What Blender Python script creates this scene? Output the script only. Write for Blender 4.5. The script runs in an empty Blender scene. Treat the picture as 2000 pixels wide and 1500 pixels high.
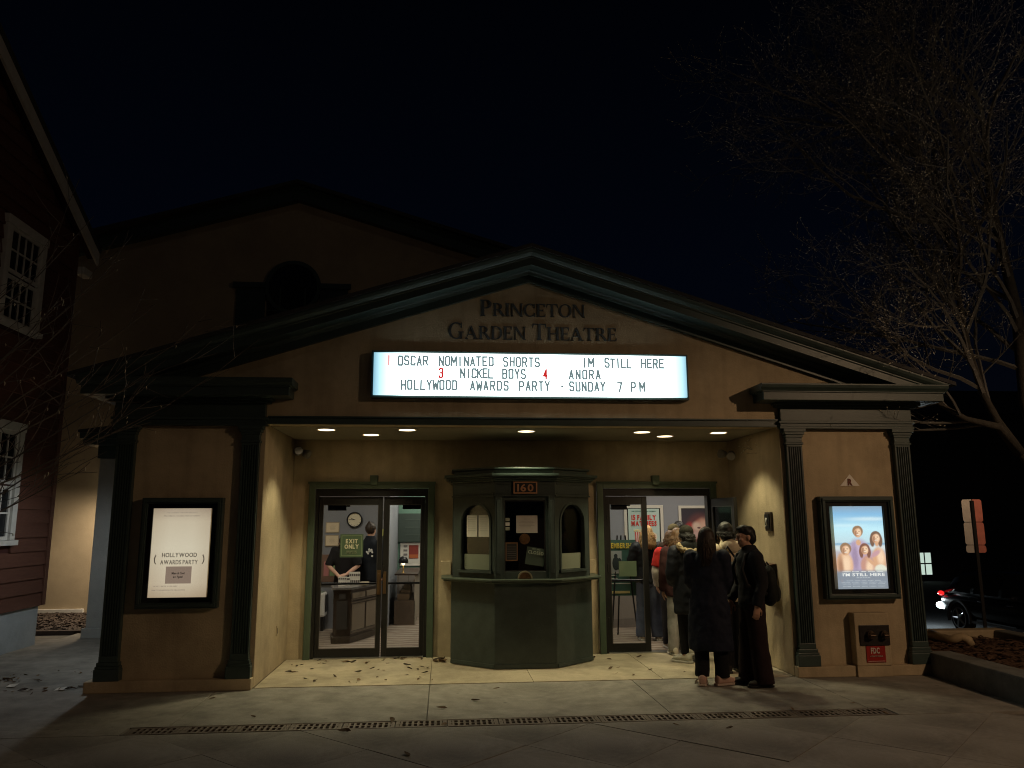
import bpy, bmesh, math, random
from mathutils import Vector, Matrix, Euler
random.seed(7)
R = math.radians
S = bpy.context.scene
COL = S.collection

# ------------------------------------------------------------------ camera
CAM = Vector((-0.96, -8.8007, 1.72))
FPX = 1516.34                                   # focal length in pixels of the 2000 px wide photograph
CM = Matrix(((0.9963624306, -0.0850943459, -0.0045671769),
             (0.0103228689, 0.1737225057, -0.9847405391),
             (0.0845892734, 0.9811113307, 0.1739689958)))   # rows: right, down, forward
cd = bpy.data.cameras.new('camera'); cam = bpy.data.objects.new('camera', cd); COL.objects.link(cam)
cd.sensor_width = 36.0; cd.lens = FPX / 2000 * 36; cd.clip_end = 600; cd.clip_start = 0.05
rot = Matrix((CM[0], -CM[1], -CM[2])).transposed()
cam.matrix_world = Matrix.Translation(CAM) @ rot.to_4x4()
S.camera = cam

def ray(u, v): return CM.transposed() @ Vector((u - 1000, v - 750, FPX))
def atY(u, v, Y): r = ray(u, v); return CAM + r * ((Y - CAM.y) / r.y)
def atZ(u, v, Z): r = ray(u, v); return CAM + r * ((Z - CAM.z) / r.z)
def atX(u, v, X): r = ray(u, v); return CAM + r * ((X - CAM.x) / r.x)

# ------------------------------------------------------------------ night sky, added faint sun, exposure
W = bpy.data.worlds.new('World'); S.world = W; W.use_nodes = True
nt = W.node_tree; bg = nt.nodes['Background']
tc = nt.nodes.new('ShaderNodeTexCoord'); sx = nt.nodes.new('ShaderNodeSeparateXYZ'); cr = nt.nodes.new('ShaderNodeValToRGB')
nt.links.new(tc.outputs['Generated'], sx.inputs[0]); nt.links.new(sx.outputs['Z'], cr.inputs[0]); nt.links.new(cr.outputs[0], bg.inputs[0])
cr.color_ramp.elements[0].position = 0.0; cr.color_ramp.elements[0].color = (0.0013, 0.0018, 0.0034, 1)
cr.color_ramp.elements[1].position = 0.75; cr.color_ramp.elements[1].color = (0.00015, 0.0002, 0.0003, 1)
e = cr.color_ramp.elements.new(0.30); e.color = (0.0005, 0.0011, 0.0032, 1)
bg.inputs['Strength'].default_value = 1.0
sd = bpy.data.lights.new('ambient_sun', 'SUN'); sd.energy = 0.012; sd.angle = R(0.5); sd.color = (1.0, 0.90, 0.78)  # faint sun lamp added for general ambience on the rear gable
so = bpy.data.objects.new('ambient_sun', sd); COL.objects.link(so); so.rotation_euler = (R(52), 0, R(22))
vs = S.view_settings; vs.view_transform = 'Standard'; vs.look = 'None'; vs.exposure = 0; vs.gamma = 1; vs.use_curve_mapping = False
S.render.engine = 'CYCLES'
S.cycles.use_denoising = True; S.cycles.filter_width = 1.1
S.cycles.max_bounces = 6; S.cycles.diffuse_bounces = 3; S.cycles.glossy_bounces = 3; S.cycles.transparent_max_bounces = 12
S.cycles.sample_clamp_indirect = 2.0; S.cycles.caustics_reflective = False; S.cycles.caustics_refractive = False

# ------------------------------------------------------------------ materials
MATS = {}
def mat(name, col, rough=0.7, metal=0.0, spec=0.4, var=0.0, scale=4.0, bump=0.0, bscale=60.0, emit=None, estr=0.0, rnd=0.0, stain=0.0, stretch=None, streak=0.0, spots=0.0):
    if name in MATS: return MATS[name]
    m = bpy.data.materials.new(name); m.use_nodes = True; MATS[name] = m
    t = m.node_tree; b = t.nodes['Principled BSDF']
    b.inputs['Base Color'].default_value = (*col, 1); b.inputs['Roughness'].default_value = rough
    b.inputs['Metallic'].default_value = metal; b.inputs['Specular IOR Level'].default_value = spec
    if emit is not None:
        b.inputs['Emission Color'].default_value = (*emit, 1); b.inputs['Emission Strength'].default_value = estr
    co = t.nodes.new('ShaderNodeTexCoord'); vec = co.outputs['Object']
    if stretch:
        mp = t.nodes.new('ShaderNodeMapping'); mp.inputs['Scale'].default_value = stretch
        t.links.new(vec, mp.inputs[0]); vec = mp.outputs[0]
    if var or stain or rnd:
        last = None
        n = t.nodes.new('ShaderNodeTexNoise'); n.inputs['Scale'].default_value = scale; n.inputs['Detail'].default_value = 8; n.inputs['Roughness'].default_value = 0.65
        t.links.new(vec, n.inputs['Vector'])
        mr = t.nodes.new('ShaderNodeMapRange'); mr.inputs[1].default_value = 0.3; mr.inputs[2].default_value = 0.7
        mr.inputs[3].default_value = 1 - var; mr.inputs[4].default_value = 1 + var
        t.links.new(n.outputs[0], mr.inputs[0]); val = mr.outputs[0]
        if stain:
            n2 = t.nodes.new('ShaderNodeTexNoise'); n2.inputs['Scale'].default_value = scale * 0.23; n2.inputs['Detail'].default_value = 10; n2.inputs['Roughness'].default_value = 0.72
            t.links.new(vec, n2.inputs['Vector'])
            m2 = t.nodes.new('ShaderNodeMapRange'); m2.inputs[1].default_value = 0.44; m2.inputs[2].default_value = 0.66; m2.inputs[3].default_value = 1.0; m2.inputs[4].default_value = 1 - stain
            t.links.new(n2.outputs[0], m2.inputs[0])
            mm = t.nodes.new('ShaderNodeMath'); mm.operation = 'MULTIPLY'; t.links.new(val, mm.inputs[0]); t.links.new(m2.outputs[0], mm.inputs[1]); val = mm.outputs[0]
        if spots:      # trodden gum and drips
            vo_ = t.nodes.new('ShaderNodeTexVoronoi'); vo_.inputs['Scale'].default_value = 2.6; t.links.new(co.outputs['Object'], vo_.inputs['Vector'])
            m5 = t.nodes.new('ShaderNodeMapRange'); m5.inputs[1].default_value = .045; m5.inputs[2].default_value = .075; m5.inputs[3].default_value = 1 - spots; m5.inputs[4].default_value = 1.0
            t.links.new(vo_.outputs['Distance'], m5.inputs[0]); mm = t.nodes.new('ShaderNodeMath'); mm.operation = 'MULTIPLY'; t.links.new(val, mm.inputs[0]); t.links.new(m5.outputs[0], mm.inputs[1]); val = mm.outputs[0]
        if streak:     # run-down marks: noise drawn out along z
            mp2 = t.nodes.new('ShaderNodeMapping'); mp2.inputs['Scale'].default_value = (7, 7, .55); t.links.new(co.outputs['Object'], mp2.inputs[0])
            n4 = t.nodes.new('ShaderNodeTexNoise'); n4.inputs['Scale'].default_value = 1.0; n4.inputs['Detail'].default_value = 6; t.links.new(mp2.outputs[0], n4.inputs['Vector'])
            m4 = t.nodes.new('ShaderNodeMapRange'); m4.inputs[1].default_value = .5; m4.inputs[2].default_value = .72; m4.inputs[3].default_value = 1.0; m4.inputs[4].default_value = 1 - streak
            t.links.new(n4.outputs[0], m4.inputs[0]); mm = t.nodes.new('ShaderNodeMath'); mm.operation = 'MULTIPLY'; t.links.new(val, mm.inputs[0]); t.links.new(m4.outputs[0], mm.inputs[1]); val = mm.outputs[0]
        if rnd:
            oi = t.nodes.new('ShaderNodeObjectInfo'); m3 = t.nodes.new('ShaderNodeMapRange'); m3.inputs[3].default_value = 1 - rnd; m3.inputs[4].default_value = 1 + rnd
            t.links.new(oi.outputs['Random'], m3.inputs[0])
            mm = t.nodes.new('ShaderNodeMath'); mm.operation = 'MULTIPLY'; t.links.new(val, mm.inputs[0]); t.links.new(m3.outputs[0], mm.inputs[1]); val = mm.outputs[0]
        mx = t.nodes.new('ShaderNodeVectorMath'); mx.operation = 'SCALE'; mx.inputs[0].default_value = col
        t.links.new(val, mx.inputs['Scale']); t.links.new(mx.outputs[0], b.inputs['Base Color'])
    if bump:
        n3 = t.nodes.new('ShaderNodeTexNoise'); n3.inputs['Scale'].default_value = bscale; n3.inputs['Detail'].default_value = 6
        t.links.new(vec, n3.inputs['Vector'])
        bp = t.nodes.new('ShaderNodeBump'); bp.inputs['Strength'].default_value = bump; bp.inputs['Distance'].default_value = 0.02
        t.links.new(n3.outputs[0], bp.inputs['Height']); t.links.new(bp.outputs[0], b.inputs['Normal'])
    return m

def glassmat(name, tint=(0.93, 0.95, 0.94), ior=1.5):
    m = bpy.data.materials.new(name); m.use_nodes = True; t = m.node_tree; t.nodes.clear()
    o = t.nodes.new('ShaderNodeOutputMaterial'); tr = t.nodes.new('ShaderNodeBsdfTransparent'); gl = t.nodes.new('ShaderNodeBsdfGlossy')
    tr.inputs[0].default_value = (*tint, 1); gl.inputs['Roughness'].default_value = 0.02
    fr = t.nodes.new('ShaderNodeFresnel'); fr.inputs[0].default_value = ior; mx = t.nodes.new('ShaderNodeMixShader')
    t.links.new(fr.outputs[0], mx.inputs[0]); t.links.new(tr.outputs[0], mx.inputs[1]); t.links.new(gl.outputs[0], mx.inputs[2]); t.links.new(mx.outputs[0], o.inputs[0])
    MATS[name] = m; return m

STUCCO = mat('stucco', (0.50, 0.405, 0.265), 0.9, var=0.13, scale=3.0, bump=0.22, bscale=55, stain=0.26, streak=0.16)
STUCCO2 = mat('rear_stucco', (0.42, 0.335, 0.22), 0.92, var=0.10, scale=2.0, bump=0.10, bscale=40, stain=0.16)
GREEN = mat('green_paint', (0.044, 0.067, 0.062), 0.42, var=0.14, scale=6, bump=0.06, bscale=90)
GREEN2 = mat('door_casing_green', (0.075, 0.105, 0.070), 0.45, var=0.12, scale=6, bump=0.05, bscale=90)
LETTERC = mat('letter_paint', (0.070, 0.084, 0.092), 0.5)
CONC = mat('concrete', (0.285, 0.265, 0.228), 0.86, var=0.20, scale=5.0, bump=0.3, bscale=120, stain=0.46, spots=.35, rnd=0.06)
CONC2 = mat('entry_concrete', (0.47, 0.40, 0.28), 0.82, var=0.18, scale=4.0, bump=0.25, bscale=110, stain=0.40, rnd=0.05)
JOINT = mat('joint_fill', (0.15, 0.137, 0.115), 0.95)
ASPH = mat('asphalt', (0.05, 0.05, 0.052), 0.9, var=0.2, scale=12, bump=0.3, bscale=150)
IRON = mat('cast_iron', (0.165, 0.135, 0.11), 0.6, metal=0.5, var=0.25, scale=20, bump=0.2, bscale=150)
BOOTHP = mat('booth_paint', (0.048, 0.064, 0.058), 0.42, var=0.22, scale=5, bump=0.12, bscale=70, stain=0.25)
DARK = mat('dark_hollow', (0.006, 0.006, 0.006), 0.95)
BLACK = mat('black_metal', (0.012, 0.012, 0.013), 0.38, metal=0.2)
BRONZE = mat('dark_bronze', (0.014, 0.013, 0.0125), 0.45, metal=0.1, var=0.15, scale=12)
ROOF = mat('roof_shingle', (0.045, 0.045, 0.047), 0.9, var=0.3, scale=30, bump=0.3, bscale=60)
RED = mat('red_clapboard', (0.128, 0.052, 0.033), 0.75, var=0.16, scale=7, bump=0.12, bscale=80, rnd=0.08, stretch=(8, 1, 8))
TRIM = mat('white_trim', (0.62, 0.60, 0.55), 0.65, var=0.10, scale=8, bump=0.05)
GREYP = mat('grey_paint', (0.40, 0.41, 0.39), 0.8, var=0.10, scale=3, bump=0.15, stain=0.2)
FOUND = mat('foundation_paint', (0.42, 0.45, 0.46), 0.85, var=0.10, scale=4, bump=0.25, bscale=40, stain=0.22)
STEEL = mat('brushed_steel', (0.55, 0.54, 0.52), 0.35, metal=0.9)
WHITE = mat('white_plastic', (0.70, 0.69, 0.66), 0.5)
PAPER = mat('paper', (0.72, 0.69, 0.62), 0.85, var=0.04, scale=9)
PAPER2 = mat('dull_paper', (0.45, 0.41, 0.38), 0.85, var=0.04, scale=9)
INK = mat('ink', (0.06, 0.055, 0.05), 0.8)
MULCH = mat('mulch', (0.115, 0.066, 0.042), 0.95, var=0.25, scale=30, bump=0.6, bscale=70)
LEAF = mat('dry_leaf', (0.13, 0.082, 0.042), 0.8, var=0.3, scale=30, rnd=0.75)
BARK = mat('bark', (0.055, 0.050, 0.042), 0.9, var=0.3, scale=20, bump=0.5, bscale=60)
TWIG = mat('twig_bark', (0.150, 0.146, 0.136), 0.85, var=0.2, scale=20)
BUD = mat('bud', (0.62, 0.58, 0.46), 0.8)
GLASS = glassmat('door_glass', ior=1.38); DGLASS = glassmat('booth_glass', (0.75, 0.78, 0.78))
LOBBY = mat('lobby_paint', (0.27, 0.285, 0.325), 0.85, var=0.04, scale=2)
LOBG = mat('lobby_green', (0.15, 0.27, 0.21), 0.8, var=0.05)
WAIN = mat('wainscot', (0.26, 0.225, 0.195), 0.7, var=0.06)

# ------------------------------------------------------------------ mesh helper
class MB:
    def __init__(s): s.v = []; s.f = []
    def add(s, vs_, fs_):
        n = len(s.v); s.v += [tuple(v) for v in vs_]; s.f += [tuple(i + n for i in f) for f in fs_]; return s
    def box(s, x0, x1, y0, y1, z0, z1):
        v = [(x0, y0, z0), (x1, y0, z0), (x1, y1, z0), (x0, y1, z0), (x0, y0, z1), (x1, y0, z1), (x1, y1, z1), (x0, y1, z1)]
        return s.add(v, [(0, 3, 2, 1), (4, 5, 6, 7), (0, 1, 5, 4), (1, 2, 6, 5), (2, 3, 7, 6), (3, 0, 4, 7)])
    def prism(s, poly, ax, a, b):
        """poly: 2D polygon; ax 'y' -> (x,z) extruded in y, 'z' -> (x,y) in z, 'x' -> (y,z) in x"""
        n = len(poly)
        mk = {'y': lambda p, t: (p[0], t, p[1]), 'z': lambda p, t: (p[0], p[1], t), 'x': lambda p, t: (t, p[0], p[1])}[ax]
        v = [mk(p, a) for p in poly] + [mk(p, b) for p in poly]
        return s.add(v, [tuple(range(n))[::-1], tuple(range(n, 2 * n))] + [(i, (i + 1) % n, n + (i + 1) % n, n + i) for i in range(n)])
    def loft(s, rings, cap=True, closed=True):
        n = len(rings[0]); v = [p for r in rings for p in r]; f = []
        for k in range(len(rings) - 1):
            for i in range(n if closed else n - 1):
                j = (i + 1) % n; f.append((k * n + i, k * n + j, (k + 1) * n + j, (k + 1) * n + i))
        if cap and closed: f.append(tuple(range(n))[::-1]); f.append(tuple(range((len(rings) - 1) * n, len(rings) * n)))
        return s.add(v, f)
    def rings(s, rr, n=20):
        """(z, rx, ry, cy[, cx]) elliptical rings stacked up in z"""
        out = []
        for q in rr:
            z, rx, ry = q[:3]; cy = q[3] if len(q) > 3 else 0; cx = q[4] if len(q) > 4 else 0
            out.append([(cx + rx * math.cos(2 * math.pi * i / n), cy + ry * math.sin(2 * math.pi * i / n), z) for i in range(n)])
        return s.loft(out)
    def tube(s, pts, rad, n=6, cap=True):
        pts = [Vector(p) for p in pts]
        if not hasattr(rad, '__len__'): rad = [rad] * len(pts)
        out = []; a = None
        for i, p in enumerate(pts):
            d = (pts[min(i + 1, len(pts) - 1)] - pts[max(i - 1, 0)]).normalized()
            if a is None:
                a = d.cross(Vector((0, 0, 1)))
                if a.length < 0.3: a = d.cross(Vector((0, 1, 0)))
            a = (a - d * a.dot(d)).normalized(); b = a.cross(d)
            out.append([p + (a * math.cos(2 * math.pi * k / n) + b * math.sin(2 * math.pi * k / n)) * rad[i] for k in range(n)])
        return s.loft(out, cap)
    def ell(s, c, r, n=14, m=9, rot=None):
        c = Vector(c); v = []; f = []
        for j in range(1, m):
            t = math.pi * j / m
            for i in range(n):
                a = 2 * math.pi * i / n; p = Vector((r[0] * math.sin(t) * math.cos(a), r[1] * math.sin(t) * math.sin(a), r[2] * math.cos(t)))
                if rot: p.rotate(rot)
                v.append(c + p)
        for j in range(m - 2):
            for i in range(n): f.append((j * n + i, (j + 1) * n + i, (j + 1) * n + (i + 1) % n, j * n + (i + 1) % n))
        for zz, row in ((1, 0), (-1, m - 2)):
            p = Vector((0, 0, zz * r[2]))
            if rot: p.rotate(rot)
            k = len(v); v.append(c + p)
            for i in range(n):
                q = (row * n + i, row * n + (i + 1) % n, k); f.append(q if zz > 0 else q[::-1])
        return s.add(v, f)
    def disc(s, c, r, ax='y', n=24, depth=0.01, r2=None):
        r2 = r if r2 is None else r2
        P = [(r * math.cos(2 * math.pi * i / n), r2 * math.sin(2 * math.pi * i / n)) for i in range(n)]
        if ax == 'y': return s.prism([(c[0] + p[0], c[2] + p[1]) for p in P], 'y', c[1], c[1] + depth)
        if ax == 'z': return s.prism([(c[0] + p[0], c[1] + p[1]) for p in P], 'z', c[2], c[2] + depth)
        return s.prism([(c[1] + p[0], c[2] + p[1]) for p in P], 'x', c[0], c[0] + depth)
    def ring(s, c, ro, ri, ax='y', n=28, depth=0.02):
        ou = [(math.cos(2 * math.pi * i / n), math.sin(2 * math.pi * i / n)) for i in range(n)]
        mk = {'y': lambda p, r, t: (c[0] + p[0] * r, c[1] + t, c[2] + p[1] * r), 'z': lambda p, r, t: (c[0] + p[0] * r, c[1] + p[1] * r, c[2] + t), 'x': lambda p, r, t: (c[0] + t, c[1] + p[0] * r, c[2] + p[1] * r)}[ax]
        L = [[mk(p, ro, 0) for p in ou], [mk(p, ro, depth) for p in ou], [mk(p, ri, depth) for p in ou], [mk(p, ri, 0) for p in ou]]
        v = [q for l in L for q in l]; f = []
        for k in range(4):
            for i in range(n): f.append((k * n + i, k * n + (i + 1) % n, ((k + 1) % 4) * n + (i + 1) % n, ((k + 1) % 4) * n + i))
        return s.add(v, f)
    def frame(s, x0, x1, z0, z1, w, y0, y1):
        """flat rectangular frame in the x-z plane, butted"""
        s.box(x0, x1, y0, y1, z1 - w, z1); s.box(x0, x1, y0, y1, z0, z0 + w)
        s.box(x0, x0 + w, y0, y1, z0 + w, z1 - w); return s.box(x1 - w, x1, y0, y1, z0 + w, z1 - w)
    def xf(s, M): s.v = [tuple(M @ Vector(p)) for p in s.v]; return s
    def join(s, o): return s.add(o.v, o.f)
    def mesh(s, name, fix=True):
        me = bpy.data.meshes.new(name); me.from_pydata(s.v, [], s.f)
        if fix:
            b = bmesh.new(); b.from_mesh(me); bmesh.ops.recalc_face_normals(b, faces=b.faces); b.to_mesh(me); b.free()
        return me
    def build(s, name, m, parent=None, smooth=False, bevel=0.0, fix=True, local=False):
        me = s.mesh(name, fix); return link(name, me, m, parent, smooth, bevel, local)

def link(name, me, m, parent=None, smooth=False, bevel=0.0, local=False):
    o = bpy.data.objects.new(name, me); COL.objects.link(o)
    if m is not None and not me.materials: me.materials.append(m)
    if smooth: me.polygons.foreach_set('use_smooth', [True] * len(me.polygons))
    if parent is not None:
        o.parent = parent
        if not local: o.matrix_parent_inverse = world_of(parent).inverted()
    if bevel:
        b = o.modifiers.new('bevel', 'BEVEL'); b.width = bevel; b.segments = 2; b.limit_method = 'ANGLE'; b.angle_limit = R(40)
    return o
def world_of(o):
    M = Matrix.LocRotScale(o.location, o.rotation_euler, o.scale)
    return M if o.parent is None else world_of(o.parent) @ o.matrix_parent_inverse @ M
def T(name, label, cat, loc=(0, 0, 0), rz=0.0, group=None):
    o = bpy.data.objects.new(name, None); COL.objects.link(o); o.location = loc; o.rotation_euler = (0, 0, rz)
    o['label'] = label; o['category'] = cat
    if group: o['group'] = group
    return o
def tag(o, label, cat, group=None):
    o['label'] = label; o['category'] = cat
    if group: o['group'] = group
    return o
def kind(o, k): o['kind'] = k; return o
def lamp(name, typ, loc, energy, color, parent=None, **kw):
    l = bpy.data.lights.new(name, typ); l.energy = energy; l.color = color
    aim = kw.pop('aim', None)
    for k_, v_ in kw.items(): setattr(l, k_, v_)
    o = bpy.data.objects.new(name, l); COL.objects.link(o); o.location = loc
    if aim is not None: o.rotation_euler = (Vector(aim) - Vector(loc)).to_track_quat('-Z', 'Y').to_euler()
    if parent is not None: o.parent = parent; o.matrix_parent_inverse = world_of(parent).inverted()
    return o
def copy_tree(o, parent=None):
    c = o.copy(); COL.objects.link(c)
    if parent is not None: c.parent = parent
    for ch in [x for x in bpy.data.objects if x.parent == o]: copy_tree(ch, c)
    return c

# text: one mesh per character from Blender's own built-in font
_FC = {}
def glyph(ch, bold=0.0):
    k = (ch, bold)
    if k not in _FC:
        c = bpy.data.curves.new('glyph', 'FONT'); c.body = ch; c.size = 1; c.extrude = 0.02; c.offset = bold; c.resolution_u = 3
        o = bpy.data.objects.new('glyph', c); COL.objects.link(o)
        dg = bpy.context.evaluated_depsgraph_get(); me = bpy.data.meshes.new_from_object(o.evaluated_get(dg))
        vs_ = [tuple(v.co) for v in me.vertices]; fs_ = [tuple(p.vertices) for p in me.polygons]
        COL.objects.unlink(o); bpy.data.objects.remove(o); bpy.data.curves.remove(c); bpy.data.meshes.remove(me)
        xs = [v[0] for v in vs_] or [0, 0.25]; x0, x1 = min(xs), max(xs)
        _FC[k] = ([(v[0] - x0, v[1], v[2]) for v in vs_], fs_, x1 - x0)
    return _FC[k]
def text2d(s, h, width=None, bold=0.0, gap=0.12, sx_=1.0):
    """flat text as an MB in local x (right), z (up), facing -y; cap height h; fitted to width when given; centred on x"""
    pieces = []; x = 0.0; k = h / 0.73
    for ch in s:
        if ch == ' ': x += 0.32; continue
        v, f, w = glyph(ch, bold); pieces.append((v, f, x)); x += w + gap
    x -= gap; mb = MB(); kx = k * sx_ if width is None else width / max(x, 0.01)
    for v, f, x0 in pieces: mb.add([((p[0] + x0 - x / 2) * kx, -p[2] * 0.12, p[1] * k) for p in v], f)
    return mb
def text(s, h, x, y, z, m, parent, name='lettering', width=None, bold=0.0, gap=0.12, sx_=1.0, M=None):
    mb = text2d(s, h, width, bold, gap, sx_); mb.xf((M or Matrix.Identity(4)) @ Matrix.Translation((x, y, z))); return mb.build(name, m, parent)

# square-cut letters of the changeable letter board: strokes on a 0..1 by 0..1 cell
STK = {'O': [(0, .12, 0, .88), (1, .12, 1, .88), (.18, 0, .82, 0), (.18, 1, .82, 1), (0, .12, .18, 0), (.82, 0, 1, .12), (0, .88, .18, 1), (.82, 1, 1, .88)],
 'S': [(1, .85, .82, 1), (.82, 1, .18, 1), (.18, 1, 0, .85), (0, .85, 0, .64), (0, .64, .2, .53), (.2, .53, .8, .47), (.8, .47, 1, .36), (1, .36, 1, .15), (1, .15, .82, 0), (.82, 0, .18, 0), (.18, 0, 0, .15)],
 'C': [(1, .82, .82, 1), (.82, 1, .18, 1), (.18, 1, 0, .88), (0, .88, 0, .12), (0, .12, .18, 0), (.18, 0, .82, 0), (.82, 0, 1, .18)],
 'A': [(0, 0, .5, 1), (.5, 1, 1, 0), (.18, .30, .82, .30)], 'R': [(0, 0, 0, 1), (0, 1, .8, 1), (.8, 1, 1, .88), (1, .88, 1, .62), (1, .62, .8, .5), (.8, .5, 0, .5), (.5, .5, 1, 0)],
 'N': [(0, 0, 0, 1), (0, 1, 1, 0), (1, 0, 1, 1)], 'M': [(0, 0, 0, 1), (0, 1, .5, .35), (.5, .35, 1, 1), (1, 1, 1, 0)], 'I': [(.5, 0, .5, 1)], 'T': [(0, 1, 1, 1), (.5, 0, .5, 1)],
 'E': [(0, 0, 0, 1), (0, 1, 1, 1), (0, .5, .8, .5), (0, 0, 1, 0)], 'D': [(0, 0, 0, 1), (0, 1, .75, 1), (.75, 1, 1, .85), (1, .85, 1, .15), (1, .15, .75, 0), (.75, 0, 0, 0)],
 'H': [(0, 0, 0, 1), (1, 0, 1, 1), (0, .5, 1, .5)], 'L': [(0, 1, 0, 0), (0, 0, 1, 0)], 'K': [(0, 0, 0, 1), (0, .42, 1, 1), (.3, .6, 1, 0)],
 'B': [(0, 0, 0, 1), (0, 1, .8, 1), (.8, 1, .95, .88), (.95, .88, .95, .62), (.95, .62, .8, .52), (.8, .52, 0, .52), (.8, .52, 1, .40), (1, .40, 1, .14), (1, .14, .8, 0), (.8, 0, 0, 0)],
 'Y': [(0, 1, .5, .48), (1, 1, .5, .48), (.5, .48, .5, 0)], 'W': [(0, 1, .2, 0), (.2, 0, .5, .7), (.5, .7, .8, 0), (.8, 0, 1, 1)], 'P': [(0, 0, 0, 1), (0, 1, .8, 1), (.8, 1, 1, .88), (1, .88, 1, .58), (1, .58, .8, .46), (.8, .46, 0, .46)],
 'U': [(0, 1, 0, .12), (0, .12, .18, 0), (.18, 0, .82, 0), (.82, 0, 1, .12), (1, .12, 1, 1)], '3': [(0, .85, .18, 1), (.18, 1, .82, 1), (.82, 1, 1, .85), (1, .85, 1, .65), (1, .65, .8, .52), (.8, .52, .4, .52), (.8, .52, 1, .38), (1, .38, 1, .15), (1, .15, .82, 0), (.82, 0, .18, 0), (.18, 0, 0, .15)],
 '4': [(.72, 0, .72, 1), (.72, 1, 0, .30), (0, .30, 1, .30)], '7': [(0, 1, 1, 1), (1, 1, .35, 0)], '-': [(0, .5, 1, .5)], '1': [(.5, 0, .5, 1)]}
def board_letter(ch, x, y, z, w, h, m, parent, sw=.021):
    """separate straight strokes, each a hair proud of the last, joined into one letter"""
    mb = MB(); w0 = max(w - sw, .001); h0 = h - sw
    for k, (a, b, c, d) in enumerate(STK[ch]):
        p = Vector((x - w0 / 2 + a * w0, z + sw / 2 + b * h0)); q = Vector((x - w0 / 2 + c * w0, z + sw / 2 + d * h0)); t = (q - p).normalized(); n = Vector((-t.y, t.x)) * sw / 2; t = t * sw * .42
        mb.prism([tuple(p - t - n), tuple(q + t - n), tuple(q + t + n), tuple(p - t + n)], 'y', y - .0003 * k, y + .004 - .0003 * k)
    a = random.uniform(-.025, .025); mb.xf(Matrix.Translation((x, 0, z)) @ Matrix.Rotation(a, 4, 'Y') @ Matrix.Translation((-x, 0, -z)))
    return mb.build('letter', m, parent)

def softprint(name, stops, blobs, s=1.0, emit=True, edge=None):
    """flat print: a vertical gradient with soft-edged elliptical patches (x, z, rx, rz, colour, softness, turn) in 0..1 sheet coordinates"""
    m = bpy.data.materials.new(name); m.use_nodes = True; t = m.node_tree; b = t.nodes['Principled BSDF']; N = t.nodes.new; Lk = t.links.new
    co = N('ShaderNodeTexCoord'); sp = N('ShaderNodeSeparateXYZ'); Lk(co.outputs['Generated'], sp.inputs[0])
    cb = N('ShaderNodeCombineXYZ'); Lk(sp.outputs[0], cb.inputs[0]); Lk(sp.outputs[2], cb.inputs[1])
    no = N('ShaderNodeTexNoise'); no.inputs['Scale'].default_value = 14; Lk(cb.outputs[0], no.inputs['Vector'])
    wv = N('ShaderNodeVectorMath'); wv.operation = 'MULTIPLY_ADD'; Lk(no.outputs['Color'], wv.inputs[0]); wv.inputs[1].default_value = (.010, .007, 0); Lk(cb.outputs[0], wv.inputs[2])
    r = N('ShaderNodeValToRGB'); Lk(sp.outputs[2], r.inputs[0]); e = r.color_ramp.elements
    e[0].position, e[0].color = stops[0][0], (*stops[0][1], 1); e[1].position, e[1].color = stops[-1][0], (*stops[-1][1], 1)
    for p, c in stops[1:-1]: q = e.new(p); q.color = (*c, 1)
    out = r.outputs[0]
    for x, z, rx, rz, c, so_, *tn in blobs:
        mp = N('ShaderNodeMapping'); mp.vector_type = 'TEXTURE'; mp.inputs['Location'].default_value = (x + .005, z + .0035, 0); mp.inputs['Scale'].default_value = (rx, rz, 1); mp.inputs['Rotation'].default_value = (0, 0, R(tn[0]) if tn else 0)
        Lk(wv.outputs[0], mp.inputs[0]); ln = N('ShaderNodeVectorMath'); ln.operation = 'LENGTH'; Lk(mp.outputs[0], ln.inputs[0])
        mr = N('ShaderNodeMapRange'); mr.interpolation_type = 'SMOOTHSTEP'; mr.inputs[1].default_value = 1 - so_; mr.inputs[2].default_value = 1 + so_; mr.inputs[3].default_value = 1; mr.inputs[4].default_value = 0; Lk(ln.outputs['Value'], mr.inputs[0])
        mx = N('ShaderNodeMix'); mx.data_type = 'RGBA'; Lk(mr.outputs[0], mx.inputs[0]); Lk(out, mx.inputs[6]); mx.inputs[7].default_value = (*c, 1); out = mx.outputs[2]
    if emit:
        b.inputs['Base Color'].default_value = (.2, .2, .2, 1); Lk(out, b.inputs['Emission Color']); b.inputs['Emission Strength'].default_value = s
    else: Lk(out, b.inputs['Base Color'])
    return m

# ================================================================== SETTING
kind(MB().box(-90, 90, -60, 120, -1.06, -0.98).build('ground', ASPH), 'structure')
pv = MB().box(-30, 4.48, -25, 7.28, -0.97, -0.032); pv.box(4.48, 30, -25, -4.2, -0.97, -0.032)
pave = kind(pv.build('pavement', JOINT), 'structure')
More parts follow.
